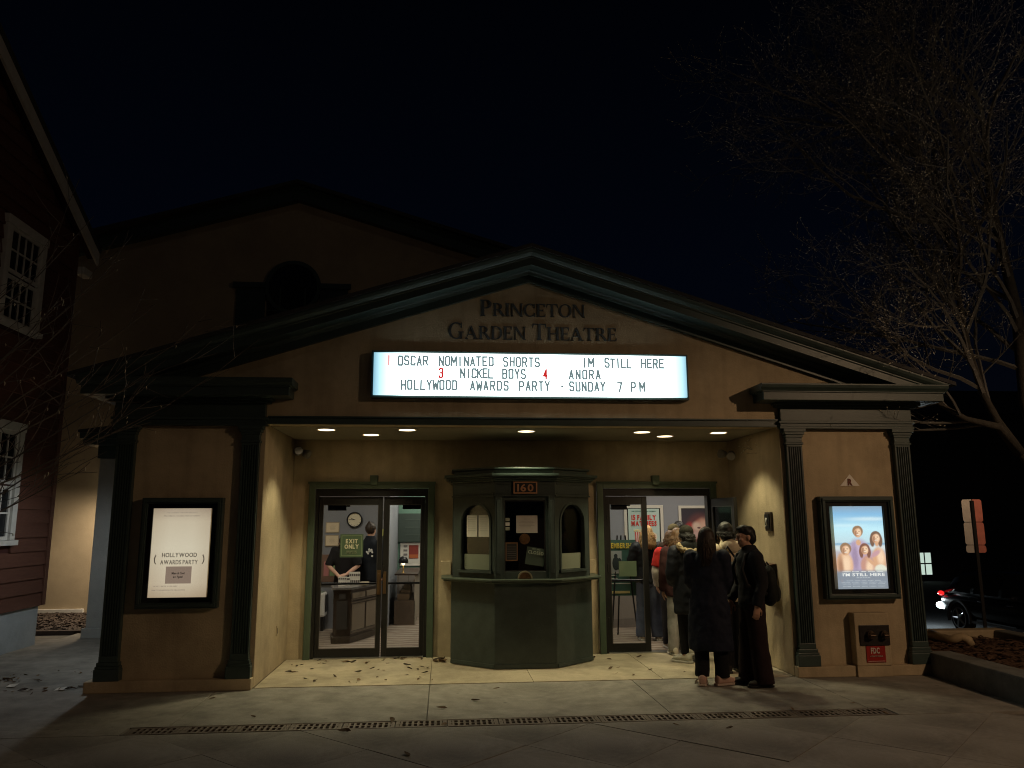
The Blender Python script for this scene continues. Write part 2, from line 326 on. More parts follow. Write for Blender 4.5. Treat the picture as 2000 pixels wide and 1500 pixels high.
# front slabs between building and drain, then the diagonal field beyond it
xs = [-12.1, -9.9, -7.7, -5.5, -3.3, -1.1, 1.1, 2.97, 4.47]
for a, b in zip(xs, xs[1:]):
    MB().box(a + .003, b - .003, -1.508, -0.004, -0.03, 0.0).build('slab', CONC, pave, bevel=0.004)
for a, b in zip(xs[:3], xs[1:4]):
    MB().box(a + .006, b - .006, -1.755, -1.512, -0.03, 0.0).build('slab', CONC, pave)
MB().box(-5.49, -3.62, -1.755, -1.512, -0.03, 0.0).build('slab', CONC, pave)
MB().box(3.12, 4.47, -1.755, -1.512, -0.03, 0.0).build('slab', CONC, pave)
hd = 0.615; g_ = 0.0045
dm = MB().prism([(-hd + g_, 0), (0, -hd + g_), (hd - g_, 0), (0, hd - g_)], 'z', -0.03, 0.0).mesh('slab')
dt = MB().prism([(-hd + g_, 0), (0, -hd + g_), (hd - g_, 0)], 'z', -0.03, 0.0).mesh('slab')
dm.materials.append(CONC); dt.materials.append(CONC)
for j in range(7):
    cy = -1.765 - hd * j
    for k in range(-8, 9):
        cx = -0.92 + 1.23 * k + (0 if j % 2 else hd) + 0.0
        if cx > 4.4 and cy > -3.6: continue
        o = link('slab', dt if j == 0 else dm, None, pave); o.location = (cx, cy, random.uniform(-0.003, 0.003))
# side passage paving, entry floor, lobby floor
MB().box(-9.4, -4.63, -0.004, 4.0, -0.03, -0.002).build('slab', CONC, pave)
MB().box(-6.75, -6.0, 4.0, 7.2, -0.03, -0.004).build('slab', CONC, pave)
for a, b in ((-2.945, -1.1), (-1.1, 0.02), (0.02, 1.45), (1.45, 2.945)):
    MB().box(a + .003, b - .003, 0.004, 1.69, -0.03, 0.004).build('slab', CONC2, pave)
# mulch strip by the rear wall
mm = MB(); random.seed(3)
for i in range(1600):
    x, y = random.uniform(-9.0, -6.6), random.uniform(4.7, 7.15); s_ = random.uniform(.012, .032)
    mm.add([(x + random.uniform(-s_, s_) * 2, y + random.uniform(-s_, s_), random.uniform(0.02, 0.06)) for _ in range(4)], [(0, 1, 2), (0, 2, 3), (0, 3, 1), (1, 3, 2)])
mm.box(-9.4, -6.5, 4.6, 7.26, -0.03, 0.035)
kind(mm.build('mulch_strip', mat('dark_mulch', (.062, .044, .034), .95, var=.2, scale=30)), 'stuff')

# ================================================================== DRAIN
drain = T('drain_channel', 'long rusty drain grating set in the pavement before the entrance', 'drain', (-0.25, -1.635, 0))
MB().box(-3.61, 3.11, -1.752, -1.515, -0.031, -0.022).build('channel', DARK, drain)
rl = MB().box(-3.61, 3.11, -1.755, -1.742, -0.022, 0.001); rl.box(-3.61, 3.11, -1.528, -1.514, -0.022, 0.001); rl.build('rail', IRON, drain)
gw = 6.70 / 15
gm = MB()
for y0, y1 in ((-.102, -.080), (-.009, .009), (.080, .102)): gm.box(-gw / 2 + .004, gw / 2 - .004, y0, y1, -.014, 0.0)
for k in range(10):
    x = -gw / 2 + .004 + (gw - .008) * k / 9; w_ = .010 if 0 < k < 9 else .017
    x = max(-gw / 2 + .004 + w_, min(gw / 2 - .004 - w_, x))
    gm.box(x - w_, x + w_, -.080, -.009, -.0145, -.0005); gm.box(x - w_, x + w_, .009, .080, -.0145, -.0005)
gme = gm.mesh('grate'); gme.materials.append(IRON)
for k in range(15):
    o = link('grate', gme, None, drain, local=True); o.location = (-3.60 + gw * (k + .5) + .25, random.uniform(-.002, .002), random.uniform(-.003, .001)); o.rotation_euler = (0, 0, random.uniform(-.004, .004))

# ================================================================== THEATRE FRONT BLOCK
th = T('theatre_building', 'beige stucco cinema front with green pediment and recessed lit entrance', 'theatre', (0, 0, 0))
WX, PX0, PX1, ZS = 4.54, 2.95, 4.54, 2.80
for s in (-1, 1):
    a, b = sorted((s * PX0, s * PX1))
    MB().box(a, b, 0.0, 1.9, 0.0, ZS).build('pier', STUCCO, th, bevel=.006)
    a, b = sorted((s * 2.952, s * 4.63))
    p = MB().prism([(a, -.10), (b, -.10), (b, 0.6), (s * PX1, 0.6), (s * PX1, -.002), (a, -.002)] if s > 0 else [(a, -.10), (b, -.10), (b, -.002), (-PX1, -.002), (-PX1, .6), (a, .6)], 'z', 0.0, 0.115)
    p.build('plinth', STUCCO, th, bevel=.008)
    for c in (3.095, 4.415):
        x0, x1 = s * c - .093, s * c + .093
        n = 6; w = (x1 - x0 - .03) / n; pr = [(x0, -.001), (x0, -.07)]
        for k in range(n):
            f0 = x0 + .015 + w * k + w * .16; f1 = f0 + w * .68
            pr += [(f0, -.07), (f0 + .003, -.056), ((f0 + f1) / 2, -.052), (f1 - .003, -.056), (f1, -.07)]
        pr += [(x1, -.07), (x1, -.001)]
        po = MB().prism(pr[::-1], 'z', 0.36, 2.56).build('pilaster', GREEN, th)
        b_ = MB().box(x0 - .035, x1 + .035, -.10, -.001, .116, .235); b_.box(x0 - .028, x1 + .028, -.092, -.001, .235, .262); b_.box(x0 - .018, x1 + .018, -.083, -.001, .262, .30); b_.box(x0 - .004, x1 + .004, -.074, -.001, .30, .36)
        b_.build('base', GREEN, po, bevel=.005)
        c_ = MB().box(x0 - .002, x1 + .002, -.072, -.001, 2.56, 2.585); c_.box(x0 - .014, x1 + .014, -.084, -.001, 2.585, 2.61); c_.box(x0 - .002, x1 + .002, -.074, -.001, 2.61, 2.67)
        c_.box(x0 - .012, x1 + .012, -.084, -.001, 2.67, 2.70); c_.box(x0 - .026, x1 + .026, -.098, -.001, 2.70, 2.73); c_.box(x0 - .042, x1 + .042, -.112, -.001, 2.73, 2.772)
        c_.build('capital', GREEN, po, bevel=.004)
    # entablature block over the pier
    def sb(u0, u1, y0, z0, z1, mb, y1=-.002):
        a, b = sorted((s * u0, s * u1)); mb.box(a, b, y0, y1, z0, z1)
    f = MB(); sb(2.93, 4.58, -.085, 2.772, 2.80, f); sb(2.94, 4.57, -.075, 2.80, 2.835, f); sb(2.92, 4.59, -.092, 2.835, 2.862, f); sb(2.95, 4.56, -.07, 2.862, 3.02, f)
    # return down the outer flank
    sb(4.545, 4.60, .0, 2.772, 2.862, f, 1.9); sb(4.545, 4.57, 0.0, 2.862, 3.02, f, 1.9)
    f.build('frieze', GREEN, th, bevel=.004)
    c = MB(); sb(2.90, 4.62, -.11, 3.02, 3.05, c); sb(2.87, 4.65, -.14, 3.05, 3.075, c)
    sb(2.66, 4.83, -.31, 3.075, 3.165, c); sb(2.645, 4.845, -.325, 3.165, 3.18, c)
    pr = [(-.002, 3.18), (-.325, 3.18), (-.335, 3.195), (-.36, 3.215), (-.37, 3.245), (-.37, 3.262), (-.002, 3.262)]
    x0, x1 = sorted((s * 2.62, s * 4.87)); c.prism(pr, 'x', x0, x1)
    sb(4.545, 4.83, 0.0, 3.075, 3.165, c, 6.4); sb(4.545, 4.87, 0.0, 3.18, 3.262, c, 6.4)
    c.build('cornice', GREEN, th, bevel=.004)
# entrance beam, pediment wall, soffit
MB().box(-2.945, 2.945, -.035, -.002, ZS - .004, 2.866).build('beam', GREEN, th, bevel=.004)
MB().box(-2.925, 2.925, -.055, -.002, 2.868, 2.885).build('beam_moulding', GREEN, th)
SL = 0.316
MB().prism([(-WX, ZS + .002), (WX, ZS + .002), (WX, 4.56 - SL * WX), (0, 4.56), (-WX, 4.56 - SL * WX)], 'y', 0.0, 0.24).build('pediment_wall', STUCCO, th)
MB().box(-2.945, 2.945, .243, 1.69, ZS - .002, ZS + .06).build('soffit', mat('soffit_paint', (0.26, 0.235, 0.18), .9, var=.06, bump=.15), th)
# raking cornice: profile (y, z above the inner line), swept up both slopes and mitred at the apex
prof = [(-.002, .0), (-.055, .0), (-.055, .085), (-.068, .090), (-.085, .115), (-.105, .128), (-.305, .128), (-.305, .205), (-.320, .215), (-.320, .228), (-.335, .236), (-.36, .262), (-.372, .292), (-.372, .312), (-.002, .312)]
for s in (-1, 1):
    m = MB(); n = len(prof); xe = 4.90
    v = [(0.0, y, 4.497 + z) for y, z in prof] + [(s * xe, y, 4.497 + z - SL * xe) for y, z in prof]
    m.add(v, [tuple(range(n)), tuple(range(n, 2 * n))[::-1]] + [(i, (i + 1) % n, n + (i + 1) % n, n + i) for i in range(n)])
    # cut below the horizontal cornice top
    me = m.mesh('raking_cornice'); b = bmesh.new(); b.from_mesh(me)
    r_ = bmesh.ops.bisect_plane(b, geom=b.verts[:] + b.edges[:] + b.faces[:], plane_co=(0, 0, 3.2625), plane_no=(0, 0, 1), clear_inner=True)
    bmesh.ops.holes_fill(b, edges=b.edges[:]); b.to_mesh(me); b.free()
    link('raking_cornice', me, GREEN, th)
    z0 = 4.497 + .314
    rf = MB(); rf.add([(0, -.385, z0), (s * 4.95, -.385, z0 - SL * 4.95), (s * 4.95, 7.27, z0 - SL * 4.95), (0, 7.27, z0), (0, -.385, z0 + .045), (s * 4.95, -.385, z0 + .045 - SL * 4.95), (s * 4.95, 7.27, z0 + .045 - SL * 4.95), (0, 7.27, z0 + .045)],
                      [(0, 1, 2, 3), (4, 5, 6, 7), (0, 1, 5, 4), (1, 2, 6, 5), (2, 3, 7, 6), (3, 0, 4, 7)])
    rf.build('roof', ROOF, th)
    a, b2 = sorted((s * 4.30, s * 4.539)); MB().box(a, b2, 1.903, 7.27, 0, 3.05).build('wall', STUCCO, th)
# entry back wall round the two doorways and the booth
YB = 1.695
bw = MB()
for a, b in ((-2.948, -2.735), (-1.095, 1.085), (2.745, 2.948)): bw.box(a, b, YB, YB + .12, 0, 2.238)
bw.box(-2.948, 2.948, YB, YB + .12, 2.238, ZS - .004); bw.build('wall', STUCCO, th)

# painted name: hand-drawn serif capitals, raised 15 mm
def serif(ch):
    SW, TH, SH, SE = .165, .058, .045, .065; P = []
    rect = lambda x0, z0, x1, z1: P.append([(x0, z0), (x1, z0), (x1, z1), (x0, z1)])
    def stem(x, w=SW, z0=0, z1=1, s0=True, s1=True):
        rect(x, z0, x + w, z1)
        if s0: P.append([(x - SE, z0), (x + w + SE, z0), (x + w + SE * .8, z0 + SH), (x + w, z0 + SH * 1.7), (x, z0 + SH * 1.7), (x - SE * .8, z0 + SH)])
        if s1: P.append([(x - SE, z1), (x - SE * .8, z1 - SH), (x, z1 - SH * 1.7), (x + w, z1 - SH * 1.7), (x + w + SE * .8, z1 - SH), (x + w + SE, z1)])
    def arc(cx, cz, rx, rz, a0, a1, tw=SW, tt=TH, n=18):
        for k in range(n):
            q = []
            t0, t1 = R(a0 + (a1 - a0) * k / n), R(a0 + (a1 - a0) * (k + 1) / n)
            for t, o_ in ((t0, 1), (t1, 1), (t1, 0), (t0, 0)):
                q.append((cx + (rx - (0 if o_ else tw)) * math.cos(t), cz + (rz - (0 if o_ else tt)) * math.sin(t)))
            P.append(q)
    w = .8
    if ch == 'I': stem(.08); w = .33
    elif ch in 'PRD':
        stem(.08)
        if ch == 'D': arc(.34, .5, .48, .5, -90, 90); rect(.245, .942, .34, 1); rect(.245, 0, .34, .058); w = .84
        else:
            arc(.32, .73, .33, .27, -90, 90); rect(.245, .942, .32, 1); rect(.245, .46, .32, .518); w = .68
            if ch == 'R': P.append([(.36, .47), (.54, .47), (.84, .045), (.84, 0), (.66, 0)]); w = .84
    elif ch == 'N':
        stem(.08, TH * 1.3); stem(.74, TH * 1.3); P.append([(.02, 1), (.22, 1), (.815, 0), (.70, 0)]); w = .88
    elif ch in 'CG':
        arc(.48, .5, .45, .51, 48, 312); P.append([(.72, .70), (.80, .66), (.80, 1.0), (.76, 1.0)])
        if ch == 'C': P.append([(.76, .0), (.82, .0), (.82, .30), (.74, .27)]); w = .86
        else: rect(.66, .02, .82, .42); rect(.58, .40, .90, .445); w = .94
    elif ch == 'E':
        stem(.08); rect(.245, .942, .60, 1); rect(.245, .0, .62, .058); rect(.245, .475, .50, .53)
        P.append([(.55, .942), (.60, .77), (.625, .77), (.62, 1)]); P.append([(.57, .058), (.64, .24), (.665, .24), (.64, 0)]); rect(.48, .40, .51, .60); w = .70
    elif ch == 'T':
        stem(.32, s1=False); rect(.02, .942, .785, 1); P.append([(.02, .94), (.0, .74), (.03, .74), (.10, .94)]); P.append([(.785, .94), (.805, .74), (.775, .74), (.705, .94)]); w = .82
    elif ch == 'O': arc(.47, .5, .46, .515, 0, 360, n=36); w = .95
    elif ch == 'A':
        P.append([(.06, 0), (.125, 0), (.42, .86), (.40, 1.0)]); P.append([(.40, 1.0), (.47, 1.02), (.86, 0), (.67, 0), (.385, .78)]); rect(.22, .31, .62, .365)
        rect(-.02, 0, .22, SH); rect(.58, 0, .94, SH); w = .92
    elif ch == 'H': stem(.08); stem(.66); rect(.245, .47, .66, .53); w = .91
    return P, w
def name_line(words, z, h, x0, x1, y):
    """big first letter, small capitals after it, fitted between x0 and x1"""
    L = []; x = 0
    for wd in words:
        for i, ch in enumerate(wd):
            k = 1.0 if i == 0 else 0.80; P, w = serif(ch); L.append((P, x, k)); x += (w + .03) * k
        x += .34
    x -= .34; kx = (x1 - x0) / x
    for P, xx, k in L:
        mb = MB()
        for i, q in enumerate(P):
            mb.prism([(x0 + (xx + p[0] * k) * kx, z + p[1] * k * h) for p in q], 'y', y - .015 - .0004 * (i % 5), y - .001)
        mb.build('letter', LETTERC, sign)
sign = bpy.data.objects.new('name_lettering', None); COL.objects.link(sign); sign.parent = th
name_line(['PRINCETON'], 4.085, .195, -.575, .672, 0.0)
name_line(['GARDEN', 'THEATRE'], 3.805, .195, -.948, 1.052, 0.0)

# ------------------------------------------------------------------ doorways
def box_part(name, m, parent, *bx, bevel=0.0):
    mb = MB()
    for b in bx: mb.box(*b)
    return mb.build(name, m, parent, bevel=bevel)
for nm, x0, x1, kx in (('l', -2.735, -1.095, -1.895), ('r', 1.085, 2.745, 1.895)):
    cs = box_part('door_casing', GREEN2, th, (x0 - .0, x0 + .085, YB - .045, YB - .002, .0, 2.235), (x1 - .085, x1, YB - .045, YB - .002, 0, 2.235), (x0 + .085, x1 - .085, YB - .045, YB - .002, 2.15, 2.235), bevel=.006)
    box_part('moulding', GREEN2, cs, (x0 - .012, x1 + .012, YB - .06, YB - .046, 2.215, 2.243), (x0 + .004, x0 + .022, YB - .056, YB - .046, 0, 2.215), (x1 - .022, x1 - .004, YB - .056, YB - .046, 0, 2.215))
    MB().prism([(kx - .045, 2.20), (kx + .045, 2.20), (kx + .053, 2.325), (kx - .053, 2.325)], 'y', YB - .085, YB - .002).build('keystone', GREEN2, th, bevel=.005)
    box_part('door_frame', BRONZE, th, (x0 + .086, x0 + .125, YB - .01, YB + .11, 0, 2.149), (x1 - .125, x1 - .086, YB - .01, YB + .11, 0, 2.149), (x0 + .125, x1 - .125, YB - .01, YB + .11, 2.052, 2.149))
    box_part('threshold', STEEL, th, (x0 + .126, x1 - .126, YB - .03, YB + .10, .005, .016))
def door(x0, x1, gx0, gx1, M=None, closer=None, pull=None, bar=True, z1=2.045):
    """a glazed leaf in the plane y=0..0.045 (moved by M)"""
    M = M or Matrix.Translation((0, YB + .02, 0)); gz0, gz1 = .118, 1.945 if z1 > 2.02 else 1.905
    f = MB().box(x0, gx0, 0, .045, .018, z1); f.box(gx1, x1, 0, .045, .018, z1); f.box(gx0, gx1, 0, .045, .018, gz0); f.box(gx0, gx1, 0, .045, gz1, z1)
    d = f.xf(M).build('door_leaf', BRONZE, th, bevel=.003)
    MB().box(gx0, gx1, .018, .026, gz0, gz1).xf(M).build('pane', GLASS, d)
    gb = MB().frame(gx0 + .0005, gx1 - .0005, gz0 + .0005, gz1 - .0005, .008, -.003, .017); gb.xf(M).build('glazing_bead', mat('bead', (.10, .095, .09), .35, metal=.6), d)
    if bar: MB().tube([(gx0 - .01, .07, .925), (gx1 + .01, .07, .925)], .014, 8).box(gx0 - .03, gx0 + .005, .046, .085, .90, .95).box(gx1 - .005, gx1 + .03, .046, .085, .90, .95).xf(M).build('push_bar', BLACK, d)
    if closer: MB().box(closer[0], closer[1], .05, .10, closer[2], closer[2] + .085).box(closer[1] - .02, closer[1] + .05, .06, .08, closer[2] + .05, closer[2] + .075).xf(M).build('door_closer', BLACK, d, bevel=.004)
    if pull: MB().box(pull - .026, pull + .026, -.012, -.001, .79, 1.10).box(pull - .012, pull + .012, -.055, -.035, .83, 1.06).box(pull - .01, pull + .01, -.035, -.012, .83, .86).box(pull - .01, pull + .01, -.035, -.012, 1.03, 1.06).xf(M).build('pull_handle', mat('aged_brass', (.20, .12, .06), .4, metal=.8), d)
    h_ = MB()
    for z in (.35, 1.05, 1.75): h_.tube([(x0 + .008, -.012, z), (x0 + .008, -.012, z + .11)], .010, 8)
    h_.xf(M).build('hinge', BRONZE, d)
    return d
dl1 = door(-2.608, -1.777, -2.555, -1.832, closer=(-2.50, -2.26, 1.868), pull=-1.806)
dl2 = door(-1.763, -1.222, -1.695, -1.270, closer=(-1.52, -1.28, 1.885), pull=None)
box_part('pull_handle', mat('aged_brass', (.2, .12, .06)), dl2, (-1.752, -1.712, YB + .002, YB + .019, .80, 1.08))
dr1 = door(1.212, 1.782, 1.262, 1.712, closer=(1.30, 1.52, 1.868))
ang = math.atan2(-0.70, 0.075)
door(0.0, 0.70, .065, .635, M=Matrix.Translation((2.655, YB - .01, 0)) @ Matrix.Rotation(ang, 4, 'Z'), bar=False, z1=2.01, pull=None)

# ================================================================== TICKET BOOTH
BX = 0.016
bo = T('ticket_booth', 'dark green panelled box office projecting between the two entrance doors', 'ticket booth', (BX, 1.2, 0))
def plan(o, hw=.372, sw=.885, yf=.735, ys=1.195, yb=1.69):
    t = o * .4
    return [(BX - hw - t, yf - o), (BX + hw + t, yf - o), (BX + sw + o, ys - t), (BX + sw + o, yb), (BX - sw - o, yb), (BX - sw - o, ys - t)]
MB().prism(plan(0), 'z', 0.012, .992).build('base', BOOTHP, bo, bevel=.006)
for i, (p, q) in enumerate(((0, 1), (1, 2), (5, 0))):       # thin applied corner beads and skirting on the three faces
    a, b = Vector(plan(0)[p]), Vector(plan(0)[q]); d = (b - a).normalized(); n = Vector((d.y, -d.x)); L = (b - a).length
    M = Matrix(((d.x, -n.x, 0, a.x), (d.y, -n.y, 0, a.y), (0, 0, 1, 0), (0, 0, 0, 1)))     # local x along the face, y inward, z up
    MB().box(.004, L - .004, -.014, -.001, .013, .06).xf(M).build('skirting', BOOTHP, bo, bevel=.003)
    # window storey: a panel with an opening, standing 5 mm back from the base
    mb = MB(); t0, t1 = .03, .075
    if i == 0:
        o0, o1, z0, z1 = L / 2 - .252, L / 2 + .252, 1.12, 1.972
        mb.box(0, o0, t0, t1, 1.035, 2.03); mb.box(o1, L, t0, t1, 1.035, 2.03); mb.box(o0, o1, t0, t1, z1, 2.03); mb.box(o0, o1, t0, t1, 1.035, z0)
        w = mb.xf(M).build('window_panel', BOOTHP, bo, bevel=.004)
        for u in (.045, L - .045): MB().box(u - .04, u + .04, -.006, .029, 1.036, 2.02).box(u - .022, u + .022, -.014, -.0065, 1.10, 1.97).xf(M).build('corner_post', BOOTHP, bo, bevel=.003)
        fr = MB().frame(o0 + .0005, o1 - .0005, z0 + .0005, z1 - .0005, .014, t0 + .012, t1 - .004).xf(M).build('window_frame', BRONZE, w)
    else:
        o0, o1, z0, zs = .135, L - .10, 1.13, 1.70; r = (o1 - o0) / 2; cx = (o0 + o1) / 2
        mb.box(0, o0, t0, t1, 1.035, 2.03); mb.box(o1, L, t0, t1, 1.035, 2.03); mb.box(o0, o1, t0, t1, 1.035, z0)
        N = 16; arc = [(cx - r * math.cos(math.pi * k / N), zs + r * .98 * math.sin(math.pi * k / N)) for k in range(N + 1)]
        for k in range(N):
            (xa, za), (xb, zb) = arc[k], arc[k + 1]
            mb.add([(xa, t0, za), (xb, t0, zb), (xb, t0, 2.03), (xa, t0, 2.03), (xa, t1, za), (xb, t1, zb), (xb, t1, 2.03), (xa, t1, 2.03)], [(0, 1, 2, 3), (7, 6, 5, 4), (0, 4, 5, 1)])
        w = mb.xf(M).build('window_panel', BOOTHP, bo)
        ar = MB(); ro = r + .03
        for k in range(N):
            a0, a1 = math.pi * k / N, math.pi * (k + 1) / N
            pt = lambda rr, t, y: (cx - rr * math.cos(t), y, zs + rr * .98 * math.sin(t))
            q = [pt(r + .002, a0, .018), pt(r + .002, a1, .018), pt(ro, a1, .018), pt(ro, a0, .018), pt(r + .002, a0, .029), pt(r + .002, a1, .029), pt(ro, a1, .029), pt(ro, a0, .029)]
            ar.add(q, [(0, 1, 2, 3), (0, 4, 5, 1), (3, 2, 6, 7)])
        ar.box(o0 - .03, o0 - .002, .018, .029, z0, zs); ar.box(o1 + .002, o1 + .03, .018, .029, z0, zs); ar.box(o0 - .045, o1 + .045, -.005, .029, z0 - .03, z0)
        ar.xf(M).build('window_frame', BOOTHP, w)
    MB().box(o0 - .01, o1 + .01, t1 + .002, t1 + .008, z0 - .01, 2.0).xf(M).build('pane', DGLASS, w)
    MB().box(.002, L - .002, .012, .03, 2.031, 2.20).xf(M).build('frieze_panel', BOOTHP, bo)
    fb = MB().box(.04, L - .04, .002, .0115, 2.05, 2.062).box(.04, L - .04, .002, .0115, 2.165, 2.177).box(0, L, -.008, .011, 2.018, 2.034)
    fb.xf(M).build('frieze_moulding', BOOTHP, bo)
    if i == 0: MF = M.copy()
    elif i == 1: MR = M.copy()
    else: ML = M.copy()
for s in (-1, 1):
    a, b = sorted((BX + s * .70, BX + s * .865)); a2, b2 = sorted((BX + s * .80, BX + s * .872))
    MB().box(a2, b2, 1.215, 1.69, 1.036, 2.20).build('side_panel', BOOTHP, bo)
# dark inside, counter shelf, crown
MB().box(BX - .78, BX + .78, 1.40, 1.69, 1.04, 2.2).build('inner_wall', mat('booth_inside', (.05, .042, .036), .9, var=.2, scale=5), bo)
MB().prism(plan(-.09), 'z', 1.0, 1.03).build('inner_desk', mat('booth_desk', (.05, .05, .045), .7), bo)
ct = MB().prism(plan(.10), 'z', .993, 1.012); ct.prism(plan(.125), 'z', 1.013, 1.036); ct.build('counter', mat('counter_paint', (.065, .085, .066), .35, var=.15, scale=8), bo, bevel=.006)
for s in (-1, 1):
    MB().box(min(s * .888 + BX, s * 1.02 + BX), max(s * .888 + BX, s * 1.02 + BX), 1.585, 1.689, 1.037, 1.21).build('end_block', STUCCO, bo, bevel=.004)
cw = MB()
for o_, z0, z1 in ((.02, 2.201, 2.222), (.045, 2.222, 2.245), (.075, 2.245, 2.262), (.10, 2.262, 2.296)): cw.prism(plan(o_), 'z', z0, z1)
for o_, z0, z1 in ((-.03, 2.296, 2.35), (.005, 2.35, 2.375)): cw.prism(plan(o_), 'z', z0, z1)
cw.build('cornice', mat('crown_paint', (.045, .066, .058), .28, var=.14, scale=6), bo, bevel=.005)
# ticket hole, intercom dome
ORANGE = mat('copper_brown', (.30, .165, .085), .35, metal=.75, var=.3, scale=25)
th_ = MB(); N = 14
for k in range(N):
    a0, a1 = math.pi * k / N, math.pi * (k + 1) / N
    th_.prism([(.09 * math.cos(a0), .09 * math.sin(a0)), (.09 * math.cos(a1), .09 * math.sin(a1)), (.073 * math.cos(a1), .073 * math.sin(a1)), (.073 * math.cos(a0), .073 * math.sin(a0))], 'y', -.012, .028)
th_.xf(Matrix.Translation((BX - .006, .735, 1.04))).build('ticket_arch', mat('tarnished_brass', (.30, .26, .17), .5, metal=.5), bo)
MB().prism([(.072 * math.cos(math.pi * k / 14), .072 * math.sin(math.pi * k / 14)) for k in range(15)], 'y', .0, .02).xf(Matrix.Translation((BX - .006, .74, 1.04))).build('ticket_plate', ORANGE, bo)
gr = MB().disc((BX - .002, .792, 1.505), .064, 'y', 28, .012)
for k in range(5): gr.ring((BX - .002, .784, 1.505), .062 - .011 * k, .056 - .011 * k, 'y', 24, .009)
gr.build('speaker_grille', ORANGE, bo)
# number plate and things stuck to the booth glass
npl = T('number_plate', 'black plate with copper border and house number 160 on booth frieze', 'number sign', (BX, .74, 2.12))
MB().box(BX - .137, BX + .143, .722, .734, 2.057, 2.190).build('plate', mat('plate_black', (.012, .012, .012), .5), npl)
NUM = mat('number_copper', (.42, .22, .12), .5, metal=.2)
MB().frame(BX - .143, BX + .149, 2.051, 2.196, .015, .716, .733).build('border', NUM, npl)
text('160', .088, BX + .003, .7195, 2.080, NUM, npl, 'numerals', width=.20, bold=.025)
def sheet(name, label, cat, M, x0, x1, z0, z1, m, y=-.004, lines=(), lm=None, group=None, skew=0.0):
    o = MB().add([(x0, y, z0), (x1, y, z0), (x1 + skew, y, z1), (x0 + skew, y, z1), (x0, y + .002, z0), (x1, y + .002, z0), (x1 + skew, y + .002, z1), (x0 + skew, y + .002, z1)], [(0, 1, 2, 3), (7, 6, 5, 4), (0, 4, 5, 1), (1, 5, 6, 2), (2, 6, 7, 3), (3, 7, 4, 0)]).xf(M).build(name, m)
    tag(o, label, cat, group)
    if lines:
        mb = MB()
        for lz, l0, l1, lh in lines:
            xa, xb = x0 + (x1 - x0) * l0, x0 + (x1 - x0) * l1; za = z0 + (z1 - z0) * lz
            mb.box(xa, xb, y - .0015, y - .0005, za, za + lh)
        mb.xf(M).build('print', lm or INK, o)
    return o
IL = mat('faint_ink', (.30, .28, .25), .9); MB0 = Matrix.Identity(4)
OFF = .077            # glass lies this far behind the base faces
Lf = .744
sheet('paper_notice', 'white notice with typed lines inside the middle booth window', 'notice', MF, .268, .530, 1.577, 1.788, PAPER2, .0735, [(.78, .35, .65, .007), (.66, .2, .8, .004), (.58, .12, .86, .004), (.5, .12, .8, .004), (.42, .12, .86, .004), (.34, .2, .7, .004)], IL)
LW = (Vector(plan(0)[5]) - Vector(plan(0)[0])).length
sheet('paper_notice', 'left page of two pale sheets in the left arched booth window', 'notice', ML, .185, .355, 1.53, 1.795, PAPER, .0735, [(.9 - .09 * k, .12, .85, .004) for k in range(8)], IL, 'sheets in the left booth window')
sheet('paper_notice', 'right page of two pale sheets in the left arched booth window', 'notice', ML, .375, LW - .145, 1.53, 1.795, PAPER, .0735, [(.9 - .09 * k, .12, .85, .004) for k in range(8)], IL, 'sheets in the left booth window')
GCARD = mat('grey_green_card', (.20, .22, .16), .8, var=.05)
sheet('card_panel', 'grey green card along the sill of the left arched booth window', 'card', ML, .15, LW - .105, 1.135, 1.32, GCARD, .0735)
sheet('card_panel', 'grey green card along the sill of the right arched booth window', 'card', MR, .14, LW - .13, 1.135, 1.325, GCARD, .0735, skew=.01)
sheet('closed_sign', 'tilted dark green CLOSED sign in the lower right of booth window', 'sign', MF @ Matrix.Translation((.50, 0, 1.30)) @ Matrix.Rotation(R(9), 4, 'Y'), -.115, .115, -.11, .10, mat('sign_green_dark', (.06, .085, .065), .6), .0735)
cl = [o for o in COL.objects if o.name.startswith('closed_sign')][-1]
GTX = mat('pale_green_print', (.36, .42, .33), .7)
Mc = MF @ Matrix.Translation((.50, 0, 1.30)) @ Matrix.Rotation(R(9), 4, 'Y')
text('CLOSED', .040, 0, .068, .022, GTX, cl, width=.19, bold=.02, M=Mc); text('WE ARE', .018, 0, .068, .072, GTX, cl, width=.10, M=Mc)
fn = T('framed_notice', 'small framed notice with copper edge at lower left of booth window', 'notice', (BX - .16, .8, 1.36))
MB().frame(.135, .285, 1.245, 1.465, .013, .064, .0745).xf(MF).build('frame', mat('copper_frame', (.20, .11, .06), .5, metal=.5), fn); MB().box(.148, .272, .070, .0745, 1.258, 1.452).xf(MF).build('backing', mat('dark_card', (.03, .028, .026), .8), fn)
mb = MB()
for k in range(6): mb.box(.158, .262, .067, .0695, 1.28 + .026 * k, 1.284 + .026 * k)
mb.xf(MF).build('print', mat('grey_print', (.14, .13, .13), .8), fn)
for k, wd in enumerate(('lowest', 'middle', 'topmost')):
    sheet('sticker', f'{wd} of three small pale stickers at the left of booth window', 'sticker', MF, .128, .188, 1.61 + .055 * k, 1.65 + .055 * k, mat('sticker_green', (.33, .36, .28), .5) if k != 1 else WHITE, .0735, [(.5, .2, .8, .004)], IL, 'stickers on the booth glass')

